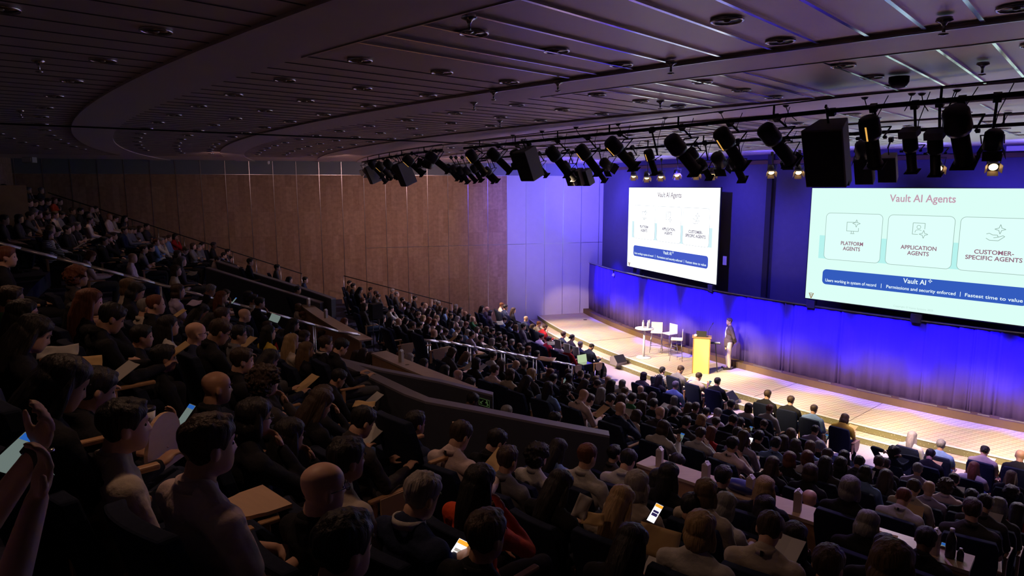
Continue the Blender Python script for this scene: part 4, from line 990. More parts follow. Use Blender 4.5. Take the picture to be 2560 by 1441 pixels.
def person(loc, rz, hair, hc, top, flags, pose, lod, sc=1., skin=0, rnd=random):
    r = empty('person', loc, rz); r.scale = (sc, sc, sc)
    part('body', body_mesh(pose, lod), SKIN[skin], r)
    fem = hair in 'lmu'; kind = 'j' if 'a' in flags else ('s' if rnd.random() < (.35 if not fem else .25) and top not in 'K' else 'l')
    part('jacket' if kind == 'j' else 'shirt', top_mesh(pose, lod, kind), TOPM[top], r)
    part('trousers', trouser_mesh(lod), TRM[rnd.choice((0, 0, 1, 2, 3))], r)
    HM = headM(pose)
    if not (hair == 'b' and hc == '0'):
        part('hair', hair_mesh(hair, lod), HAIRM[hc if hc in HAIRM else 'q'], r, HM)
    if lod < 2:
        part('shoes', shoe_mesh(), M_SHOE, r)
        part('eyes', small('eyes', f_eyes), M_EYE, r, HM)
        if lod == 0 : part('eyebrows', small('eyebrows', f_brow), HAIRM[hc if hc in HAIRM else 'q'], r, HM)
    if 'x' in flags: part('glasses', small('glasses', f_glasses), M_GLAS, r, HM)
    if 'a' in flags: part('shirt_collar', small('shirt_collar', f_collar), TOPM['W'], r, Matrix.Translation((0, .008, .012)) @ Matrix.Diagonal((1.16, 1.16, 1, 1)))
    if kind != 'j' and not fem and lod < 2: part('collar', small('shirt_collar', f_collar), TOPM[top], r)
    if 'n' in flags: part('lanyard', small('lanyard', f_lanyard, False), M_LAN, r)
    elif lod < 2 and kind != 'j' and not fem and rnd.random() < .5: part('lanyard_clip', small('lanyard_clip', f_clip, False), M_BLACK, r)
    return r
# chairs
def seat_meshes():
    b = MB(); pr = [(-.02, .40), (.46, .42), (.47, .46), (.44, .49), (0, .47)]
    b.box((0, .20, .44), (.47, .46, .09)); s = b
    me = {}
    def fin(b, nm, bev=0):
        o = b.build(nm, M_SEAT, bevel=bev); 
        dg = bpy.context.evaluated_depsgraph_get(); m = bpy.data.meshes.new_from_object(o.evaluated_get(dg)); bpy.data.objects.remove(o); m.name = nm
        for p in m.polygons: p.use_smooth = False
        return m
    me['seat_cushion'] = fin(s, 'seat_cushion', .03)
    b = MB(); rows = []
    for z, y, hw in ((.36, -.11, .215), (.5, -.14, .225), (.75, -.20, .245), (.95, -.25, .238), (1.03, -.268, .21)):
        row = []
        for k in range(9):
            u = -1+2*k/8; row.append((u*hw, y+.045*u*u, z-.02*u*u*(z > .9)))
        rows.append(row)
    F = [[b.bm.verts.new(p) for p in r] for r in rows]; K = [[b.bm.verts.new((p[0], p[1]-.075, p[2])) for p in r] for r in rows]
    n = len(rows)
    for i in range(n-1):
        for k in range(8):
            b.bm.faces.new((F[i][k], F[i][k+1], F[i+1][k+1], F[i+1][k])); b.bm.faces.new((K[i][k], K[i+1][k], K[i+1][k+1], K[i][k+1]))
    for k in range(8): b.bm.faces.new((F[n-1][k], F[n-1][k+1], K[n-1][k+1], K[n-1][k])); b.bm.faces.new((F[0][k], K[0][k], K[0][k+1], F[0][k+1]))
    for i in range(n-1): b.bm.faces.new((F[i][0], F[i+1][0], K[i+1][0], K[i][0])); b.bm.faces.new((F[i][8], K[i][8], K[i+1][8], F[i+1][8]))
    me['backrest'] = fin(b, 'backrest', .012)
    b = MB(); b.box((0, .05, .2), (.1, .2, .46)); b.box((0, .08, -.02), (.3, .3, .03)); me['pedestal'] = fin(b, 'pedestal')
    b = MB(); b.box((0, .06, .655), (.045, .34, .028)); b.box((0, -.07, .52), (.035, .05, .27)); me['armrest'] = fin(b, 'armrest', .008)
    b = MB(); pts = []                    # D shaped fold-down writing tablet with a grip slot
    for k in range(13): a = math.pi*k/12; pts.append((.0, .13*math.cos(a), -.20-.05*math.sin(a)*1.2+.0))
    pts = [(0, .15, 0), (0, .145, -.12)]+[(0, .13*math.cos(math.pi*k/10), -.16-.11*math.sin(math.pi*k/10)) for k in range(11)]+[(0, -.145, -.12), (0, -.15, 0)]
    A = [b.bm.verts.new((.009, y, z)) for x, y, z in pts]; B = [b.bm.verts.new((-.009, y, z)) for x, y, z in pts]; b.bm.faces.new(A); b.bm.faces.new(B[::-1])
    for i in range(len(pts)): b.bm.faces.new((A[i], A[(i+1) % len(pts)], B[(i+1) % len(pts)], B[i]))
    me['writing_tablet'] = fin(b, 'writing_tablet')
    return me
CH = seat_meshes()
M_TAB = mat('beech_tablet', (.62, .42, .28), .5, nscale=8, namt=.1, nstretch=(1, 1, 5))
def chair(loc, rz, tablet=0):
    r = empty('auditorium_chair', loc, rz)
    def p(n, x=0, m=M_SEAT, M=None):
        o = bpy.data.objects.new(n, CH[n]); COL.objects.link(o); o.parent = r; o.location = (x, 0, 0)
        if m is not M_SEAT:
            o.material_slots[0].link = 'OBJECT'; o.material_slots[0].material = m
        if M is not None: o.matrix_local = M
        return o
    p('seat_cushion'); p('backrest'); p('pedestal', m=M_BLK2); p('armrest', -.262, M_WOODL); p('armrest', .262, M_WOODL)
    if tablet: p('writing_tablet', m=M_TAB, M=Matrix.Translation((.285, .12, .66)))
    return r

# ------------------------------------------------------------------ the audience: ring radius, angle, height offset, look
AUD = """53.8,-2.8590,-0.146,skK,9,469;52.9,-2.8249,0.053,skK,34,480;52.9,-2.8363,0.048,skK,51,480;52.9,-2.8504,0.086,sgG,71,477;52.9,-2.8726,0.08,sgD,103,477;52,-2.7935,0.052,snK,75,508;52,-2.8031,0.042,snK,86,508;52,-2.8152,0.068,snK,102,505;52,-2.8291,0.053,snD,120,505;52,-2.8419,0.081,mrO,138,502;52,-2.8515,0.029,skD,148,505;51.1,-2.7256,0.209,sgD,84,531;51.1,-2.7353,0.123,snDh,95,538;51.1,-2.7157,0.126,snG,75,541;51.1,-2.6911,0.113,mkD,48,547;51.1,-2.7543,0.067,snK,117,539;51.1,-2.7736,0.048,sdT,138,538;51.1,-2.7878,0.02,skG,154,538;51.1,-2.8135,0.093,snDn,181,528;51.1,-2.8321,0.061,skD,202,528;51.1,-2.8574,0.062,b0T,229,525;51.1,-2.8672,0.07,snK,239,523;51.1,-2.6564,0.159,skD,11,550;51.1,-2.8464,-0.097,mkD,218,538;50.2,-2.7740,0.208,skP,229,550;50.2,-2.8292,0.201,b0P,273,542;50.2,-2.8458,0.099,snT,289,547;50.2,-2.8713,0.042,lkD,312,547;50.2,-2.6482,0.277,myT,125,575;50.2,-2.6383,0.178,mnS,123,588;50.2,-2.6671,0.171,skK,141,580;50.2,-2.7151,0.148,skDn,177,569;50.2,-2.7353,0.128,sgDn,193,566;50.2,-2.7027,0.116,skK,167,575;51.1,-2.7060,-0.3,mkP,72,606;49.3,-2.7766,0.201,snN,311,577;49.3,-2.7971,0.161,snG,325,575;49.3,-2.8103,0.122,snG,334,575;49.3,-2.8320,0.087,mnG,348,573;49.3,-2.8552,0.106,skD,367,567;49.3,-2.6843,0.194,skKa,259,603;49.3,-2.7102,0.171,snKa,272,597;49.3,-2.7331,0.165,snKa,284,591;50.2,-2.7840,-0.3,ldT,234,605;50.2,-2.7502,-0.3,mnP,211,623;49.39,-2.6128,0.09,mrP,227,641;50.56,-2.4595,0.348,srK,14,642;49.3,-2.8218,-0.3,snK,348,623;48.4,-2.6812,0.3,snG,359,622;48.4,-2.7425,0.091,skK,378,620;48.4,-2.7730,0.15,brB,391,606;48.61,-2.6332,0.214,b0P,331,645;49.3,-2.4724,0.3,mdT,322,667;48.4,-2.7973,0.102,sgW,403,603;48.4,-2.8127,0.096,snG,411,600;48.4,-2.8335,0.074,snB,423,596;48.4,-2.8590,0.04,mkR,438,592;47.5,-2.7510,0.287,sdKa,463,627;47.64,-2.7165,0.277,mnD,444,636;47.5,-2.8129,0.184,mnG,483,616;47.5,-2.8450,0.003,sgG,497,619;47.5,-2.8606,0.023,skG,505,614;46.88,-2.8236,0.387,skK,534,614;46.6,-2.7502,0.3,snP,543,643;46.6,-2.8335,0.07,skB,560,639;46.6,-2.8633,0.078,skD,570,630;46.6,-2.8742,-0.258,skK,575,648;47.66,-2.6115,0.543,mgD,454,654;47.97,-2.5699,0.445,mnT,441,677;47.5,-2.5522,0.3,sgK,529,693;47.5,-2.5311,0.3,lrK,534,706;48.4,-2.5061,0.3,mnL,443,701;46.6,-2.6486,-0.117,snD,564,735;45.69,-2.7153,0.709,skK,626,656;44.79,-2.7578,0.632,skD,693,670;44.55,-2.7228,0.467,lkK,723,701;43.8,-2.7971,0.161,skNn,763,701;44.59,-2.6771,0.422,skKa,744,726;46.6,-2.5739,0.3,mkK,620,720;46.6,-2.5632,0.3,skT,635,737;46.6,-2.5525,0.3,skK,651,757;44.7,-2.7713,-0.3,snK,701,739;44.7,-2.7229,-0.128,snK,713,746;44.7,-2.7083,-0.21,skKa,719,760;44.7,-2.6608,0.021,mdT,749,771;44.7,-2.6496,-0.125,srD,754,787;47.5,-2.4998,0.196,b0K,611,789;43.8,-2.7223,-0.239,skK,788,764;43.8,-2.6934,-0.104,mgT,804,769;43.8,-2.6690,-0.081,lkK,822,782;48.4,-2.4759,0.188,lkD,508,782;48.4,-2.4552,0.273,snD,541,784;47.5,-2.5627,0.039,cnK,532,762;50.71,-2.4135,0.127,snE,28,750;50.72,-2.3975,0.111,lkK,58,788;49.9,-2.4620,0.311,crD,195,692;50.2,-2.4075,0.278,lrK,214,750;50.2,-2.4175,0.113,lkR,209,791;50.2,-2.3930,0.248,skK,278,795;49.3,-2.4826,-0.228,skK,319,808;49.3,-2.4623,0.299,mkK,344,731;49.3,-2.4420,0.272,brK,370,752;49.3,-2.4521,0.168,bgT,372,773;50.83,-2.3739,0.136,lkK,86,834;49.7,-2.4190,-0.001,skK,353,842;49.3,-2.4125,0.177,b0Nx,489,834;48.4,-2.4429,0.128,skGx,596,838;49.3,-2.4318,0.105,lkW,411,809;47.5,-2.5773,-0.265,skP,505,775;49.3,-2.3990,0.3,snKx,546,788;48.4,-2.4656,0.121,lkP,538,809;46.6,-2.5417,-0.095,mnT,666,816;47.5,-2.4746,0.112,lkY,672,833;46.6,-2.5214,-0.096,lkR,705,839;47.5,-2.4554,0.139,lyT,732,856;46.6,-2.4957,0.094,mnKa,753,839;47.5,-2.4449,0.116,ldK,764,875;48.4,-2.4222,0.01,lkK,675,900;49.24,-2.3923,0.112,snK,603,902;49.86,-2.3926,0.001,skK,410,897;46.6,-2.5065,0.219,lkB,741,816;47.5,-2.5416,0.061,cnK,536,762;42,-2.8742,-0.106,skK,874,709;42,-2.8185,0.096,skK,883,716;42,-2.8549,-0.201,ldT,876,721;42,-2.8417,-0.3,srT,879,734;42,-2.7868,-0.018,snD,894,736;42,-2.7703,0.236,lkK,901,726;42,-2.7584,-0.078,srK,906,752;42.9,-2.6564,0.28,mnD,911,768;41.1,-2.8972,-0.293,skD,926,725;41.1,-2.8269,-0.03,snD,940,735;41.1,-2.8124,-0.059,snD,945,742;40.2,-2.8821,-0.037,swD,981,729;40.2,-2.8418,0.079,bgD,992,736;40.2,-2.8054,0.06,snP,1008,752;40.2,-2.7930,-0.009,snL,1011,760;40.2,-2.7792,0.022,skKa,1020,765;39.3,-2.8695,-0.039,skK,1038,746;39.3,-2.8181,-0.004,skD,1058,764;39.3,-2.8054,0.058,b0T,1064,765;38.4,-2.8727,-0.01,bwN,1089,756;38.4,-2.8537,0.048,sgD,1098,761;38.4,-2.8407,-0.065,mnD,1100,770;37.5,-2.8728,-0.017,mgD,1140,768;38.4,-2.8162,0.017,lkB,1114,776;37.5,-2.8472,0.018,lkD,1151,775;41.1,-2.7477,-0.081,skW,978,772;40.2,-2.7609,-0.024,skKa,1031,776;40.2,-2.7397,-0.041,sdKa,1046,788;40.2,-2.7248,-0.06,myP,1058,796;39.3,-2.7900,-0.036,lnD,1072,778;39.3,-2.7721,-0.016,lkK,1085,785;39.3,-2.7594,-0.106,lyL,1091,795;40.2,-2.7085,-0.011,mrK,1072,801;40.2,-2.6942,0.025,mrP,1086,806;38.4,-2.7949,-0.061,snKa,1126,790;38.4,-2.7690,-0.006,mwP,1145,799;38.4,-2.7560,-0.09,mgL,1152,809;42,-2.6864,-0.176,lkKa,958,798;42,-2.6658,-0.086,lkK,978,802;42,-2.6489,0.01,b0Kax,996,805;41.1,-2.7123,-0.144,skK,1004,795;41.1,-2.6994,-0.15,mkD,1015,802;42,-2.6217,0.098,snKa,1031,815;41.1,-2.6650,-0.038,skKa,1050,814;41.1,-2.6493,-0.027,lkK,1069,822;42,-2.5875,0.156,b0K,1085,834;41.1,-2.6277,0.123,lkK,1098,824;40.2,-2.6692,-0.115,snG,1114,831;39.3,-2.7132,0.004,lkB,1131,811;39.3,-2.6995,-0.085,bdT,1145,825;40.2,-2.6408,-0.08,skK,1150,846;43.8,-2.6291,-0.059,lrK,861,806;37.5,-2.8245,-0.001,b0Ka,1163,785;37.5,-2.8086,-0.019,mkK,1172,792;37.5,-2.7932,-0.015,b0E,1182,799;37.5,-2.7693,-0.104,skK,1200,815;38.4,-2.7424,-0.036,srK,1165,812;38.4,-2.7129,-0.002,mnP,1192,825;36.6,-2.8428,0.063,lkK,1205,771;36.6,-2.8212,0.157,b0D,1218,774;36.6,-2.8075,0.097,mkDx,1226,782;35.7,-2.8450,0.133,srW,1254,764;35.7,-2.8295,0.14,skN,1264,769;35.7,-2.8001,0.193,lnK,1284,776;36.6,-2.7616,0.118,skB,1261,800;36.6,-2.7445,0.086,lkB,1278,810;36.6,-2.7308,0.033,mdN,1289,819;35.7,-2.7616,0.092,b0N,1315,798;36.6,-2.7127,0.186,skGax,1309,818;35.7,-2.7441,-0.106,lnP,1331,818;35.7,-2.7286,0.099,brT,1348,811;35.7,-2.7146,0.072,snR,1361,819;37.5,-2.7496,-0.096,ldD,1216,824;37.5,-2.7331,-0.05,skK,1231,829;39.3,-2.6780,-0.023,swB,1169,832;40.2,-2.6202,0.186,bkL,1180,838;39.3,-2.6512,0.005,snD,1202,846;39.3,-2.6319,0.046,mgT,1230,855;37.5,-2.7169,-0.057,skK,1248,838;38.4,-2.6633,0.031,skKa,1250,850;37.5,-2.7036,-0.068,mnD,1261,845;39.3,-2.6122,0.113,snKa,1261,862;37.5,-2.6875,-0.102,sgN,1280,856;37.5,-2.6724,-0.122,bdD,1299,866;38.4,-2.6252,-0.006,skW,1305,876;37.5,-2.6556,-0.09,srD,1321,874;38.4,-2.6028,0.055,skN,1342,886;36.6,-2.6750,0.095,skW,1354,842;36.6,-2.6610,0.093,snR,1372,850;35.7,-2.6760,0.069,snN,1409,838;36.6,-2.6404,0.111,skW,1402,860;36.6,-2.6252,0.061,skR,1426,872;35.7,-2.6599,0.085,ukD,1432,845;43.1,-2.5176,0.166,mnD,1130,882;42,-2.5466,-0.089,ldB,1166,891;42.9,-2.5026,0.082,mkK,1191,909;41.1,-2.5519,0.014,snW,1234,890;40.2,-2.5780,-0.25,lnK,1254,906;41.1,-2.5281,-0,b0N,1290,912;40.2,-2.5505,-0.06,snK,1311,911;44.7,-2.6031,-0.255,mnK,805,837;47.22,-2.4453,0.261,snKax,814,860;47.17,-2.4377,0.296,skK,853,868;44.74,-2.5454,-0.25,lnD,892,890;44.67,-2.5404,-0.139,lnD,910,884;44.83,-2.5225,-0.099,lnW,930,895;43.77,-2.5558,-0.21,mwW,975,882;44.86,-2.5056,-0.036,mdD,968,906;43.89,-2.5370,-0.131,lrK,1002,892;44.39,-2.5054,0.081,mwG,1024,898;44.86,-2.4875,-0.027,mdW,1019,928;43.92,-2.5115,-0.058,lkB,1060,910;43.82,-2.4964,-0.051,lkL,1113,928;43.46,-2.4985,-0.149,b0K,1146,938;47.5,-2.4258,-0.072,skK,846,946;48.4,-2.3960,-0.117,lnKh,808,992;42.9,-2.4873,0.081,unP,1241,927;42.9,-2.4756,0.107,mnT,1272,935;42,-2.5114,0.021,lnK,1254,913;42,-2.4861,0.061,myD,1329,935;42.9,-2.4639,0.079,lkK,1316,954;40.2,-2.5239,-0.047,mrD,1376,933;41.1,-2.4944,-0.019,skN,1383,948;42.9,-2.4499,0.1,lkB,1371,969;39.3,-2.5337,-0.017,snD,1421,933;40.2,-2.5066,-0.01,skK,1422,946;38.4,-2.5483,-0.061,udK,1452,937;37.5,-2.5698,-0.25,skK,1468,944;42,-2.4607,-0.031,ckK,1416,976;40.2,-2.4932,-0.033,lnD,1462,962;38.4,-2.5325,-0.072,sdK,1490,951;39.3,-2.5063,-0.053,snK,1493,962;37.5,-2.5461,-0.109,b0T,1519,951;40.2,-2.4724,0.15,lkD,1529,963;41.1,-2.4586,0.014,lgD,1504,983;42.9,-2.4295,0.158,b0P,1458,990;42,-2.4457,-0.078,snT,1474,1001;42,-2.4335,0.048,skK,1526,1001;42.9,-2.4105,0.129,b0N,1551,1022;45.13,-2.4165,-0.022,bgD,1266,1032;44.86,-2.4010,0.091,skK,1387,1051;44.26,-2.4620,0.022,skK,1176,962;45.3,-2.4293,-0.016,skK,1180,1002;35.7,-2.6280,-0.004,bkN,1479,868;35.7,-2.6458,-0.061,sgN,1449,862;35.7,-2.5369,-0.038,ukS,1656,927;35.7,-2.5183,0.13,snG,1702,925;35.7,-2.5007,0.076,snT,1747,942;35.7,-2.4837,0.077,skK,1794,955;36.6,-2.5330,-0.026,mkD,1609,941;36.6,-2.5173,0.02,lkK,1648,948;36.6,-2.5018,-0.019,sgB,1689,964;37.5,-2.5128,-0.076,b0D,1602,975;38.4,-2.5070,0.052,mgW,1556,961;39.3,-2.4829,-0.009,bdW,1562,980;41.1,-2.4452,0.022,mnT,1559,1000;40.2,-2.4573,-0.004,skE,1581,997;39.3,-2.4685,-0.002,mnK,1609,994;38.4,-2.4813,-0.024,lnK,1631,992;41.1,-2.4330,0.001,lnK,1602,1016;40.2,-2.4433,0.015,skK,1634,1011;37.5,-2.4829,-0.075,mgP,1686,1002;38.4,-2.4539,-0.014,lnD,1722,1019;39.3,-2.4333,0.109,snD,1741,1020;42,-2.4072,0.09,b0D,1641,1030;39.3,-2.4468,-0.114,skK,1686,1030;41.1,-2.4209,0.002,lkK,1664,1034;42,-2.4191,-0.099,mnT,1600,1044;37.5,-2.4577,-0.13,skP,1766,1031;38.4,-2.4344,0.035,sgL,1794,1034;37.5,-2.4402,0.222,skN,1828,1012;36.6,-2.4423,-0.067,mnW,1872,1020;40.2,-2.4151,-0.028,myD,1753,1052;39.3,-2.4206,-0.077,snL,1789,1056;40.2,-2.3985,0.136,skK,1833,1053;38.4,-2.4201,-0.03,skKa,1850,1058;41.1,-2.4087,-0.047,skD,1716,1056;42.9,-2.3910,0.031,mnW,1658,1070;42,-2.3883,-0.071,snW,1752,1086;41.1,-2.3965,-0.106,lrR,1794,1088;41.1,-2.3843,0.012,skK,1819,1078;42,-2.3709,0.068,lnL,1858,1095;42.9,-2.3641,0.087,skP,1831,1112;46.16,-2.3527,0.036,skW,1571,1152;47.5,-2.3316,0.019,mwT,1592,1214;46.36,-2.3421,-0.04,lkB,1648,1203;46.6,-2.3369,0.074,lkK,1672,1189;46.9,-2.3260,0.069,mdT,1764,1232;46.46,-2.3268,-0.047,mgW,1813,1265;47,-2.3274,-0.081,skK,1729,1269;45.47,-2.3377,0.126,skK,1808,1193;44.78,-2.3585,0.05,skK,1692,1160;45.66,-2.3265,0.158,lyK,1912,1221;42,-2.3534,-0.061,mrK,1975,1149;42.9,-2.3504,-0.032,lnK,1934,1163;41.1,-2.3679,0.024,skB,1940,1110;39.3,-2.3843,-0.067,lnD,1959,1103;40.2,-2.3691,0.002,mnD,1989,1114;37.5,-2.4010,-0.099,mdD,1980,1089;37.5,-2.4182,-0.036,snK,1910,1063;40.2,-2.3856,-0.027,skD,1897,1093;45.81,-2.3250,-0.013,lkK,1912,1269;35.7,-2.4262,0.071,snK,1977,1002;35.7,-2.4102,-0.005,bnB,2035,1024;35.7,-2.3905,-0.053,mnY,2112,1047;35.7,-2.3516,-0.107,lwW,2280,1092;35.7,-2.3365,-0.141,sgB,2352,1113;36.6,-2.3980,-0.183,skL,2038,1077;38.4,-2.3911,0.04,mdD,1977,1085;39.3,-2.3716,-0.037,mdB,2026,1118;38.4,-2.3763,-0.061,bgK,2048,1116;40.2,-2.3558,-0.027,snL,2068,1139;41.1,-2.3554,-0.065,mrW,2019,1146;42.9,-2.3387,0.006,mnK,2022,1182;42,-2.3414,0.011,lkD,2063,1161;41.1,-2.3433,-0.023,mkK,2101,1161;39.3,-2.3564,-0.055,lkL,2110,1142;40.2,-2.3434,-0.011,skD,2148,1158;42,-2.3291,0.02,mkB,2162,1186;39.3,-2.3420,0.008,snK,2198,1157;38.4,-2.3453,-0.074,snD,2213,1161;37.5,-2.3479,0.1,ckN,2235,1132;36.6,-2.3364,-0.093,skK,2326,1138;38.4,-2.3317,-0.013,sgL,2294,1174;41.1,-2.3280,-0.038,lnD,2215,1194;35.7,-2.4431,0.076,snK,1919,987;36.6,-2.4278,0.042,brW,1924,1023;35.7,-2.3153,-0.071,ukT,2462,1129;35.7,-2.2993,-0.009,b0K,2550,1140;36.6,-2.3163,-0.142,lrW,2435,1170;36.6,-2.3004,-0.151,ldK,2528,1192;39.3,-2.3140,0.02,skK,2384,1202;40.2,-2.3131,-0.023,cnP,2365,1216;42,-2.3150,0.005,snT,2284,1222;41.1,-2.3146,-0.036,b0L,2327,1223;42.9,-2.3133,0.022,brW,2259,1244;41.1,-2.3024,-0.006,skK,2424,1243;38.4,-2.2964,-0.026,ckK,2528,1233;45.12,-2.3135,0.376,mgK,2125,1220;43.8,-2.3313,-0.123,b0K,2023,1249;44.7,-2.3201,-0.028,skT,2070,1296;47.54,-2.3097,0.037,snT,1924,1325;46.74,-2.3120,-0.073,lkK,1987,1343;47.84,-2.3002,-0.015,snK,2070,1414;48.43,-2.2913,0.194,mdP,2230,1414;45.64,-2.3070,0.114,mgK,2168,1311;45.3,-2.2986,0.101,skK,2313,1350;46.39,-2.3004,0.014,skK,2214,1376;43.8,-2.2952,0.282,snD,2431,1275;42.9,-2.2948,0.191,skD,2461,1262;42,-2.2935,0.046,mgD,2495,1268;41.1,-2.2900,-0.044,lkR,2544,1280;50.85,-2.3384,0.018,skT,310,1065;50.74,-2.3270,0.1,snP,525,1115;50.33,-2.3253,-0.024,b0Kx,805,1222;49.79,-2.3260,-0.05,swNa,1052,1240;49.13,-2.3319,-0.05,lkO,1200,1210;49.81,-2.3169,-0.084,snK,1215,1340;49.93,-2.3343,0,skT,868,1150;50.63,-2.3132,-0.039,skK,860,1370;48.16,-2.3582,0.006,snP,1152,1090;48.09,-2.3730,-0.067,skN,1038,1060;49.01,-2.3603,-0.01,skD,905,1055;47.13,-2.3600,-0.101,ckW,1345,1140;47.73,-2.3558,-0.13,snG,1270,1150;46.6,-2.3647,-0.053,lkB,1395,1125;47.27,-2.3453,0.086,brW,1469,1141;44.7,-2.3805,-0.107,skD,1535,1135;47.98,-2.3392,-0.122,lkK,1400,1215;47.89,-2.3290,-0.082,lyT,1553,1255;47.11,-2.3366,-0.112,mwK,1595,1235;48.14,-2.3137,-0.023,myW,1750,1325;48.54,-2.3185,-0.192,lkK,1576,1361;49.91,-2.3671,0.026,b0K,540,970;49.35,-2.3773,0.059,cnDh,665,955;49.15,-2.3676,0.023,lnK,800,1010;49.99,-2.3520,-0.006,mkKx,635,1045;47.5,-2.3639,-0.053,skK,1240,1105;49.67,-2.3564,-0.138,lkK,725,1090;51.01,-2.3422,0.133,lkK,160,960;50.75,-2.3545,0.014,skK,240,975;46.6,-2.4818,-0.3,skK,800,920"""
rnd = random.Random(21)
people = []
for rec in AUD.split(';'):
    R, th, off, code, px, py = rec.split(','); R, th, off = float(R), float(th), float(off)
    p = Vector((CX+R*math.cos(th), CY+R*math.sin(th), ZC+zh(R)+off)); dist = (p-Vector((0, 0, ZC))).length
    people.append(dict(R=R, th=th, p=p, d=dist, hair=code[0], hc=code[1], top=code[2], fl=code[3:], px=int(px), py=int(py)))
people.sort(key=lambda q: q['d'])
SPEC = {(1052, 1240): 'lapphone', (1595, 1235): 'lapphone', (1763, 970): 'behind', (2235, 1132): 'behind', (525, 1115): 'lap', (310, 1065): 'lap', (1750, 1325): 'lap', (540, 970): 'lap', (1400, 1215): 'read', (1576, 1361): 'read',
        (1215, 1340): 'lap', (1571, 1152): 'read', (665, 955): 'chin', (808, 992): 'chin', (1474, 1001): 'phone', (2102, 1074): 'phone', (1831, 1112): 'chin', (409, 897): 'lap', (1438, 872): 'read', (1426, 872): 'read', (160, 960): 'read', (240, 975): 'phone', (868, 1150): 'lap', (1819, 1078): 'phone', (86, 834): 'read', (814, 860): 'lap', (1200, 1210): 'chin'}
def near_spec(q):
    for (x, y), v in SPEC.items():
        if abs(x-q['px']) < 7 and abs(y-q['py']) < 7: return v
HN = {'s': 'short {} hair', 'b': 'bald crown and {} sides', 'l': 'long {} hair', 'm': 'shoulder-length {} hair', 'c': 'curly {} hair', 'u': '{} hair tied back', 'h': '{} fringe'}
HCN = dict(k='black', n='brown', d='dark blond', y='blond', g='grey', w='white', r='reddish', q='dark')
TN = dict(K='black', W='white', N='navy', G='grey', B='blue', P='pale pink', R='red', T='beige', O='orange', Y='yellow', E='green', L='lilac', D='charcoal', S='striped')
def look(q):
    h = 'bald' if q['hair'] == 'b' and q['hc'] == '0' else None
    hh = '' if h else HN[q['hair']].format(HCN.get(q['hc'], 'dark'))
    hh = hh.replace('bald crown and', 'balding with')
    t = TN[q['top']]+(' jacket' if 'a' in q['fl'] else ' top')
    return (f"bald person in {t}" if h else f"person with {hh}, {t}")
ORD = ['first', 'second', 'third', 'fourth', 'fifth', 'sixth', 'seventh', 'eighth', 'ninth', 'tenth', 'eleventh']
def rowname(q):
    R = q['R']
    if R < 36: return 'front row'
    if R < 45: return ORD[min(10, round((R-35.7)/.9))]+' stage row'
    if R < 46.9: return 'first upper row'
    return ORD[min(9, max(1, round((R-46.6)/.9)))]+' upper row'
NI = 300
for i, q in enumerate(people):
    q['pose'] = near_spec(q) or ('chin' if 'h' in q['fl'] else rnd.choices(['lap', 'read', 'arms', 'chin', 'phone'], [.52, .2, .14, .1, .04])[0])
    q['lod'] = 0 if q['d'] < 6.6 else (1 if q['d'] < 14 else 2)
    if q['lod'] == 0 and q['pose'] == 'arms': q['pose'] = 'lap'
    q['rz'] = q['th']+math.pi/2+R_(rnd.uniform(-7, 7)); q['sc'] = rnd.uniform(.97, 1.03)*(.97 if q['hair'] in 'lmu' else 1)
    q['look'] = look(q); q['row'] = rowname(q); q['skin'] = 3 if (q['hair'], q['hc'], q['top']) == ('s', 'k', 'K') and rnd.random() < .12 else rnd.choices([0, 1, 2], [.6, .3, .1])[0]
ind = people[:NI]; rest = people[NI:]
# labels that single out: look + row, then the neighbour on the left, then the place among equals
base = {}
for q in ind: q['lab'] = q['look']+', '+q['row']; base.setdefault(q['lab'], []).append(q)
for lab, L in base.items():
    if len(L) > 1:
        L.sort(key=lambda q: q['px'])
        for k, q in enumerate(L):
            if len(L) == 2: w_ = 'left of two' if k == 0 else 'right of two'
            else: w_ = f'{ORD[k]} from left'
            q['lab'] = lab+', '+w_
def group_of(q): return 'audience in the rows near the stage' if q['R'] < 45 else 'audience in the upper rows'
def place_person(q):
    hm = headM(q['pose']).translation*q['sc']; o = Vector((hm.x, hm.y, 0)); o.rotate(Euler((0, 0, q['rz'])))
    loc = q['p']-Vector((o.x, o.y, hm.z)); q['loc'] = loc
    return loc
TABS = [(1020, 845), (1098, 824), (1015, 802), (1300, 900), (905, 1055), (1426, 872), (1479, 868), (1794, 955), (2112, 1047), (1316, 817), (440, 700), (540, 784), (1240, 812), (2055, 1085)]
for q in ind:
    loc = place_person(q)
    r = person(loc, q['rz'], q['hair'], q['hc'], q['top'], q['fl'], q['pose'], q['lod'], q['sc'], q['skin'], rnd)
    tag(r, q['lab'], 'person', group_of(q)); q['obj'] = r
    tb_ = any(abs(x-q['px']) < 12 and abs(y-q['py']) < 12 for x, y in TABS)
    c = chair(loc, q['rz'], 1 if tb_ else 0)
    tag(c, 'chair under the '+q['lab'].replace('person with ', '').replace('person in', 'person,').replace(',', '', 1), 'chair', 'auditorium chairs'); c.scale = (q['sc'],)*3
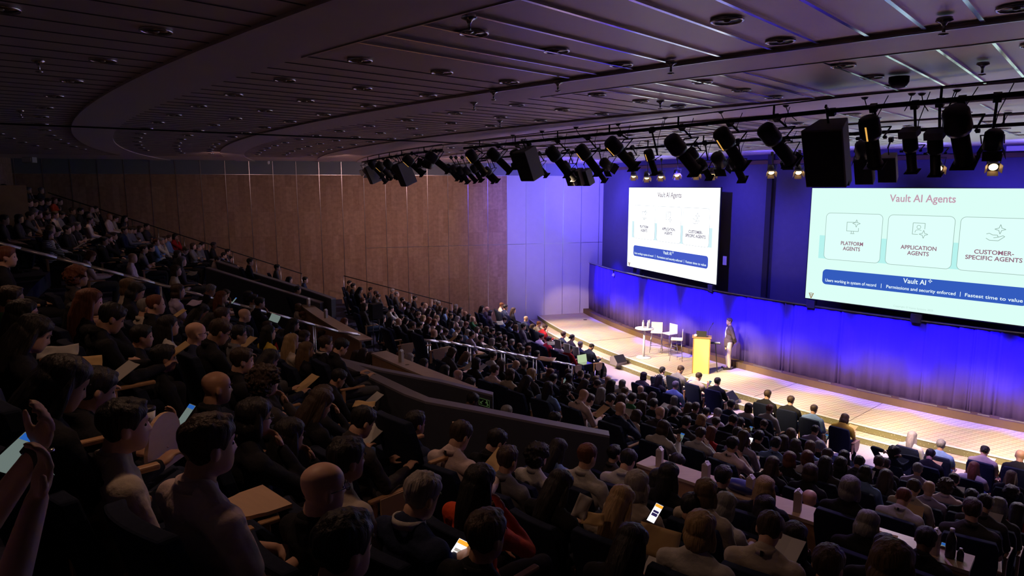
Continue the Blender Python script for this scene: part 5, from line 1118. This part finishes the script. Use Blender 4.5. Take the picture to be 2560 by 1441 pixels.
# the smallest figures at the back, beyond the 300 largest, as one crowd and one set of seats
def merge(items, name, lab, cat):
    mats = []; V = []; F = []; MI = []; off = 0
    for me, M, m in items:
        if m not in mats: mats.append(m)
        n = len(me.vertices); co = np.empty(n*3, np.float32); me.vertices.foreach_get('co', co); co = co.reshape(-1, 3)
        Ma = np.array(M); co = co @ Ma[:3, :3].T+Ma[:3, 3]; V.append(co)
        F += [[v+off for v in p.vertices] for p in me.polygons]; MI += [mats.index(m)]*len(me.polygons); off += n
    me = bpy.data.meshes.new(name); me.from_pydata(np.concatenate(V).tolist(), [], F); 
    for m in mats: me.materials.append(m)
    me.polygons.foreach_set('material_index', MI); me.polygons.foreach_set('use_smooth', [True]*len(MI)); me.update()
    o = bpy.data.objects.new(name, me); COL.objects.link(o); return tag(o, lab, cat, kind='stuff')
it = []; ic = []
for q in rest:
    loc = place_person(q); W = Matrix.Translation(loc) @ Matrix.Rotation(q['rz'], 4, 'Z') @ Matrix.Scale(q['sc'], 4)
    it += [(body_mesh(q['pose'], 2), W, SKIN[q['skin']]), (top_mesh(q['pose'], 2, 'l'), W, TOPM[q['top']]), (trouser_mesh(2), W, TRM[0])]
    if not (q['hair'] == 'b' and q['hc'] == '0'): it.append((hair_mesh(q['hair'], 2), W @ headM(q['pose']), HAIRM.get(q['hc'], HAIRM['q'])))
    for n_ in ('seat_cushion', 'backrest', 'pedestal'): ic.append((CH[n_], W, M_SEAT))
merge(it, 'seated_crowd', 'distant crowd of seated people in the farthest seats along the wood wall', 'crowd')
merge(ic, 'distant_seats', 'rows of dark blue seats under the farthest crowd', 'seating')

# ------------------------------------------------------------------ things held and carried by the audience
def phone(M, label, kind=0):
    r = empty('smartphone', (0, 0, 0)); r.matrix_world = M; tag(r, label, 'phone')
    MB().box((0, 0, 0), (.074, .150, .008)).build('case', M_BLACK, r, bevel=.003)
    b = MB(); b.box((0, 0, .0048), (.068, .142, .0012)); b.build('display', PH[kind][0], r)
    b = MB(); b.box((0, .058, .006), (.066, .022, .0008)); b.build('display_header', PH[kind][1], r)
    b = MB()
    for y, h in ((.012, .016), (-.012, .022)): b.box((0, y, .006), (.05, h, .0008))
    b.build('display_picture', PH[kind][2], r); return r
w1 = em('phone_white', lin(245, 240, 250), 1.3); w2 = em('phone_orange', lin(250, 170, 50), 1.1); w3 = em('phone_dark', lin(50, 40, 90), .8); w4 = em('phone_grey', lin(190, 180, 170), .8); w5 = em('phone_blue', lin(40, 100, 190), .8); w6 = em('phone_dim', lin(120, 135, 130), .7)
PH = [(w1, w2, w4), (w1, w2, w3), (w1, w1, w4), (w6, w5, w6)]
def hand_frame(q, lp, tilt=50, yaw=0):
    return Matrix.Translation(q['loc']) @ Matrix.Rotation(q['rz'], 4, 'Z') @ Matrix.Scale(q['sc'], 4) @ Matrix.Translation(lp) @ Matrix.Rotation(R_(yaw), 4, 'Z') @ Matrix.Rotation(R_(tilt), 4, 'X')
def who(x, y):
    return min(people, key=lambda q: abs(q['px']-x)+abs(q['py']-y))
used = set()
for x, y, lab, kd in ((1052, 1240, 'bright smartphone held by the white-haired person in the near rows', 0), (1595, 1235, 'bright smartphone with orange top held by the white-haired person near the ledge', 1), (1474, 1001, 'small bright phone held low in the middle rows', 2), (1819, 1078, 'small bright phone lying flat below a black-haired person', 2)):
    q = who(x, y); used.add(id(q))
    if kd < 2: continue
    phone(hand_frame(q, {'phone': (.05, .44, .93), 'lapphone': (.05, .37, .83)}.get(q['pose'], (.0, .42, .75)), 48), lab, kd)
k = 0
for q in ind:
    if id(q) in used or q['pose'] not in ('phone', 'read') or q['d'] > 20: continue
    nm = q['lab']
    if q['pose'] == 'phone':
        o = phone(hand_frame(q, (.05, .44, .93), 48), 'phone held by '+nm.replace('person with ', '').replace('person in', 'person,').replace(',', '', 1), 3)
    elif rnd.random() < .6:
        k += 1; man = rnd.random() < .5; b = MB(); 
        b.quad((-.105, -.148, 0), (0, -.148, -.006), (0, .148, -.006), (-.105, .148, 0)); b.quad((0, -.148, -.006), (.105, -.148, .008), (.105, .148, .008), (0, .148, -.006))
        bmesh.ops.remove_doubles(b.bm, verts=b.bm.verts, dist=.0001)
        o = b.build('notebook' if man else 'paper_sheet', M_MANILA if man else M_PAPER); md = o.modifiers.new('s', 'SOLIDIFY'); md.thickness = .004
        o.matrix_world = hand_frame(q, (0, .47, .79), 32, rnd.uniform(-12, 12))
        tag(o, ('kraft notebook' if man else 'white paper')+' held by '+nm.replace('person with ', '').replace('person in', 'person,').replace(',', '', 1), 'notebook' if man else 'paper')
def sheet(px, py, D, w_, h_, rx, ry, rz, m, name, lab, cat):
    b = MB(); n = 6
    g = [[b.bm.verts.new(((i/n-.5)*w_, (j/n-.5)*h_, .012*math.sin(i*1.3)*math.cos(j*.9))) for j in range(n+1)] for i in range(n+1)]
    for i in range(n):
        for j in range(n): b.bm.faces.new((g[i][j], g[i+1][j], g[i+1][j+1], g[i][j+1]))
    o = b.build(name, m, smooth=True); o.location = at_dist(px, py, D); o.rotation_euler = (R_(rx), R_(ry), R_(rz)); md = o.modifiers.new('s', 'SOLIDIFY'); md.thickness = .002
    return tag(o, lab, cat)
sheet(1645, 1356, 4.7, .26, .19, 52, 8, -20, M_MANILA, 'kraft_paper', 'large kraft paper sheet held up at the bottom, left of the blond bob', 'paper')
sheet(1455, 1268, 4.9, .10, .16, 66, 25, -5, M_PAPER, 'folded_paper', 'folded pale paper held by the long-haired person in black', 'paper')
sheet(1482, 1298, 4.9, .15, .09, 40, 0, -15, M_MANILA, 'envelope', 'small kraft envelope beside the folded pale paper', 'envelope')
sheet(145, 880, 5.6, .24, .12, 30, 0, 28, M_PAPER, 'white_paper', 'white sheet of paper glowing faintly at the left', 'paper')
sheet(200, 915, 4.6, .22, .11, 60, 0, 15, M_MANILA, 'kraft_folder', 'kraft folder at left below the white sheet', 'folder')
sheet(910, 1012, 7.2, .22, .10, 25, 0, -10, M_MANILA, 'open_booklet', 'open pale booklet held in front of the near parapet', 'booklet')
sheet(486, 758, 10.5, .20, .12, 30, 0, -20, TOPM['L'], 'violet_paper', 'violet paper behind the steel handrail at left', 'paper')
sheet(480, 684, 15.5, .20, .12, 35, 0, -10, M_PAPER, 'white_booklet', 'small white booklet beside the dark blue parapet', 'booklet')
sheet(687, 796, 11.5, .15, .12, 65, 20, 0, w6, 'lit_tablet', 'lit pale tablet screen behind the long steel handrail', 'tablet')
sheet(1378, 824+35, 19.5, .25, .18, 20, 0, 10, M_PAPER, 'document', 'white document on the lap of a person in the front rows', 'document')
sheet(1250, 808, 23, .24, .2, 30, 0, 20, M_PAPER, 'printout', 'white printout held in the rows by the side wall', 'document')
sheet(1365, 898, 15.6, .42, .24, 8, 0, -20, M_WOODL, 'wooden_side_table', 'small light wooden writing surface beside the front rail end', 'table')
# laptop of the front row person
o = empty('laptop', at_dist(1456, 897, 18.6), R_(35), label='open laptop with a pale green screen on a lap in the front rows', cat='laptop')
MB().box((0, -.11, -.11), (.33, .23, .015)).build('keyboard_base', M_CHROME, o); MB().box((0, .02, 0), (.34, .008, .24), M=Matrix.Rotation(R_(-12), 4, 'X')).build('lid', M_BLK2, o); MB().box((0, .014, 0), (.32, .004, .21), M=Matrix.Rotation(R_(-12), 4, 'X')).build('display', em('laptop_screen', lin(205, 225, 180), .8), o)
# white reserved covers on front row seats
for i, (x, y, lb) in enumerate(((1395, 858, 'left'), (1417, 868, 'middle'), (1440, 876, 'right'))):
    o = MB().box((0, 0, 0), (.30, .05, .34)).build('seat_cover', M_WHITE, bevel=.02); o.location = at_dist(x, y+3, 19.3); o.rotation_euler = (R_(8), 0, R_(-40)); o.scale = (.7, 1, .8)
    tag(o, lb+' one of three white covers over the front chair backs', 'seat cover', 'white covers on chair backs')
# paper cup
o = empty('paper_cup', at_dist(368, 1045, 3.9), label='white paper cup with a black lid beside the bearded man in beige', cat='cup')
MB().lathe((0, 0, -.06), [(.028, 0), (.04, .1)], 16).build('cup', M_WHITE, o, True); MB().lathe((0, 0, .04), [(.042, 0), (.042, .012), (.03, .018)], 16).build('lid', M_BLACK, o, True)
def chair_tab(c):
    o = bpy.data.objects.new('writing_tablet', CH['writing_tablet']); COL.objects.link(o); o.material_slots[0].link = 'OBJECT'; o.material_slots[0].material = M_TAB; o.parent = c
    o.matrix_local = Matrix.Translation((.285, .12, .66))
# empty seats with raised or open wooden writing tablets near the camera
def free_chair(px, py, D, local, rot, lab, zc=None):
    """a free seat placed so that its wooden writing tablet stands where the picture shows it"""
    T = at_dist(px, py, D); rz = math.atan2(T.y-CY, T.x-CX)+math.pi/2; o_ = Vector((local[0], local[1], 0)); o_.rotate(Euler((0, 0, rz)))
    c = chair((T.x-o_.x, T.y-o_.y, T.z-local[2]), rz); tag(c, lab, 'chair', 'auditorium chairs')
    o = bpy.data.objects.new('writing_tablet', CH['writing_tablet']); COL.objects.link(o); o.material_slots[0].link = 'OBJECT'; o.material_slots[0].material = M_TAB; o.parent = c
    o.matrix_local = Matrix.Translation(local) @ rot @ Matrix.Translation((0, 0, .13)); return c
RX, RY, RZ = (lambda a, ax=ax: Matrix.Rotation(R_(a), 4, ax) for ax in 'XYZ')
free_chair(1019, 873, 15.6, (.29, .12, .56), Matrix(), 'end chair with a bright wooden writing tablet hanging down, left one near the rail end')
free_chair(1098, 887, 14.9, (.29, .12, .56), Matrix(), 'end chair with a bright wooden writing tablet hanging down, beside the rail start')
free_chair(410, 1105, 3.7, (.0, .34, .66), RZ(40) @ RX(180), 'empty chair with an upright arched wooden writing tablet near the bearded man')
free_chair(628, 1262, 3.6, (.10, .30, .69), RZ(90) @ RY(90), 'empty chair with a flat wooden writing tablet beside the man in pale pink')
free_chair(1140, 1110, 5.9, (.1, .30, .66), RZ(60) @ RX(8), 'chair with a tilted wooden writing tablet beside the person in charcoal near the parapet')
# the person at the left edge photographing with raised hands
POSE['photo'] = dict(w=((-.11, .36, 1.10), (.08, .30, 1.05)), e=((-.24, .18, .80), (.20, .15, .78)), hp=-2, hd=((.35, .25, .9), (.12, .25, .95)))
wr = at_dist(92, 1250, 2.05); th_ = math.atan2(wr.y-CY, wr.x-CX); rz = th_+math.pi/2+R_(4)
o_ = Vector((.08, .30, 0)); o_.rotate(Euler((0, 0, rz))); L = wr-Vector((o_.x, o_.y, 1.05))
r = person(L, rz, 'm', 'n', 'P', '', 'photo', 0, 1, 0, random.Random(3)); tag(r, 'person at the left edge raising both hands with a phone, bare forearm', 'person')
for ch in r.children:
    if ch.name.startswith('shirt'): ch.data = top_mesh('photo', 0, 's'); ch.material_slots[0].link = 'OBJECT'; ch.material_slots[0].material = TOPM['P']
c = chair(L, rz); tag(c, 'chair of the person raising a phone at the left edge', 'chair', 'auditorium chairs')
W = Matrix.Translation(L) @ Matrix.Rotation(rz, 4, 'Z')
b = MB(); b.tube((0, 0, 0), (0, .0, .006), .0115, seg=14); o = b.build('ring', M_CHROME, r, True); o.matrix_local = Matrix.Translation((.085, .335, 1.16)) @ Matrix.Rotation(R_(10), 4, 'X')
def view_frame(px, py, D, ang, tilt, sc=1.):    # a flat thing seen at an angle: long axis turned by ang, tipped away by tilt
    Mc = Matrix.Rotation(math.pi/2-PITCH, 4, 'X'); return Matrix.Translation(at_dist(px, py, D)) @ Mc @ RZ(ang-90) @ RY(tilt) @ Matrix.Scale(sc, 4)
phone(view_frame(1143, 1381, 3.75, 57, 18), 'bright smartphone held by the white-haired person in the near rows', 0)
phone(view_frame(1637, 1283, 5.3, 60, 18), 'bright smartphone with orange top held by the white-haired person near the ledge', 1)
phone(view_frame(46, 1132, 2.35, 43, 48), 'lit phone screen seen at a slant at the far left edge', 3)
o = phone(view_frame(92, 1160, 2.2, 128, 152, .75), 'dark phone with camera lenses held in the raised right hand at left', 3)
b = MB()
for k in range(3): b.tube((.02-.0, .055-.02*k, -.0035), (.02, .055-.02*k, -.008), .008, seg=14)
b.build('camera_lenses', mat('lens_glass', (.2, .2, .35), .1, .6), o, True)

# ------------------------------------------------------------------ the speaker on the stage
def standing():
    def T(b, r=0.):
        b.ball((0, 0, .98), (.155+r, .12+r, .12+r), 16); b.ball((0, 0, 1.12), (.145+r, .11+r, .16+r), 16); b.ball((0, -.01, 1.30), (.17+r, .115+r, .16+r), 16)
        b.limb([(-.165, -.01, 1.42), (0, -.01, 1.45), (.165, -.01, 1.42)], [.06+r, .065+r, .06+r])
    def A(b, r=0., hands=True):
        for s in (-1, 1):
            sh = Vector((s*.19, -.01, 1.41)); e = Vector((s*.27, -.09, 1.14)); w_ = Vector((s*.10, -.19, .98)); b.limb([sh, sh.lerp(e, .5), e, e.lerp(w_, .5), w_], [.056+r, .048+r, .04+r, .038+r, .028+r])
            if hands: add_hand(b, w_, (-s*.7, -.1, -.6), (0, -1, 0), s, .5)
    def Lg(b, r=0., low=.09):
        for s in (-1, 1): b.limb([(s*.085, 0, .93), (s*.095, .01, .70), (s*.10, .01, .50), (s*.10, -.01, .30), (s*.105, -.02, low)], [.092+r, .08+r, .06+r, .056+r, .042+r])
    M = Matrix.Translation((0, .02, 1.655)) @ Matrix.Rotation(R_(-2), 4, 'X')
    loc = on_z(1819, 923, ST-ZC); r = empty('person', loc, R_(88), label='standing speaker in dark blazer and beige trousers beside the lectern', cat='person')
    b = MB(); T(b, -.012); A(b); Lg(b, -.01); add_head(b, M); b.limb([(0, 0, 1.58), (0, -.01, 1.45)], [.055, .065]); b.ball((-.1, .05, .05), (.04, .1, .04), 10); b.ball((.1, .05, .05), (.04, .1, .04), 10)
    part('body', remesh(b, 'body_standing', .007, 16000, 2), SKIN[0], r)
    b = MB(); T(b, .022); A(b, .016, False); b.limb([(0, 0, .86), (0, 0, 1.0)], [.158, .165], 16); part('blazer', remesh(b, 'blazer', .009, 9000, 2, (.005, 9, 1.5)), mat('brown_grey_blazer', (.09, .06, .05), .8, nscale=30, namt=.2), r)
    b = MB(); b.limb([(0, .095, 1.0), (0, .11, 1.25), (0, .085, 1.44)], [.035, .035, .03], 10); part('shirt', remesh(b, 'shirt_front', .009, 2000, 1), mat('pale_shirt', (.7, .72, .8), .8), r)
    b = MB(); b.ball((0, 0, .95), (.16, .125, .11), 14); Lg(b, .008, .10); part('trousers', remesh(b, 'standing_trousers', .01, 6000, 2, (.006, 7, .6)), mat('beige_trousers', (.62, .50, .30), .85, nscale=20, namt=.1), r)
    b = MB()
    for s in (-1, 1): b.limb([(s*.105, -.03, .05), (s*.11, .06, .045), (s*.12, .16, .035)], [.047, .045, .036], 10)
    part('shoes', remesh(b, 'standing_shoes', .008, 2000, 1), M_SHOE, r)
    part('hair', hair_mesh('s', 1), HAIRM['d'], r, M); part('eyes', small('eyes', f_eyes), M_EYE, r, M)
standing()

bpy.data.scenes.remove(WS)
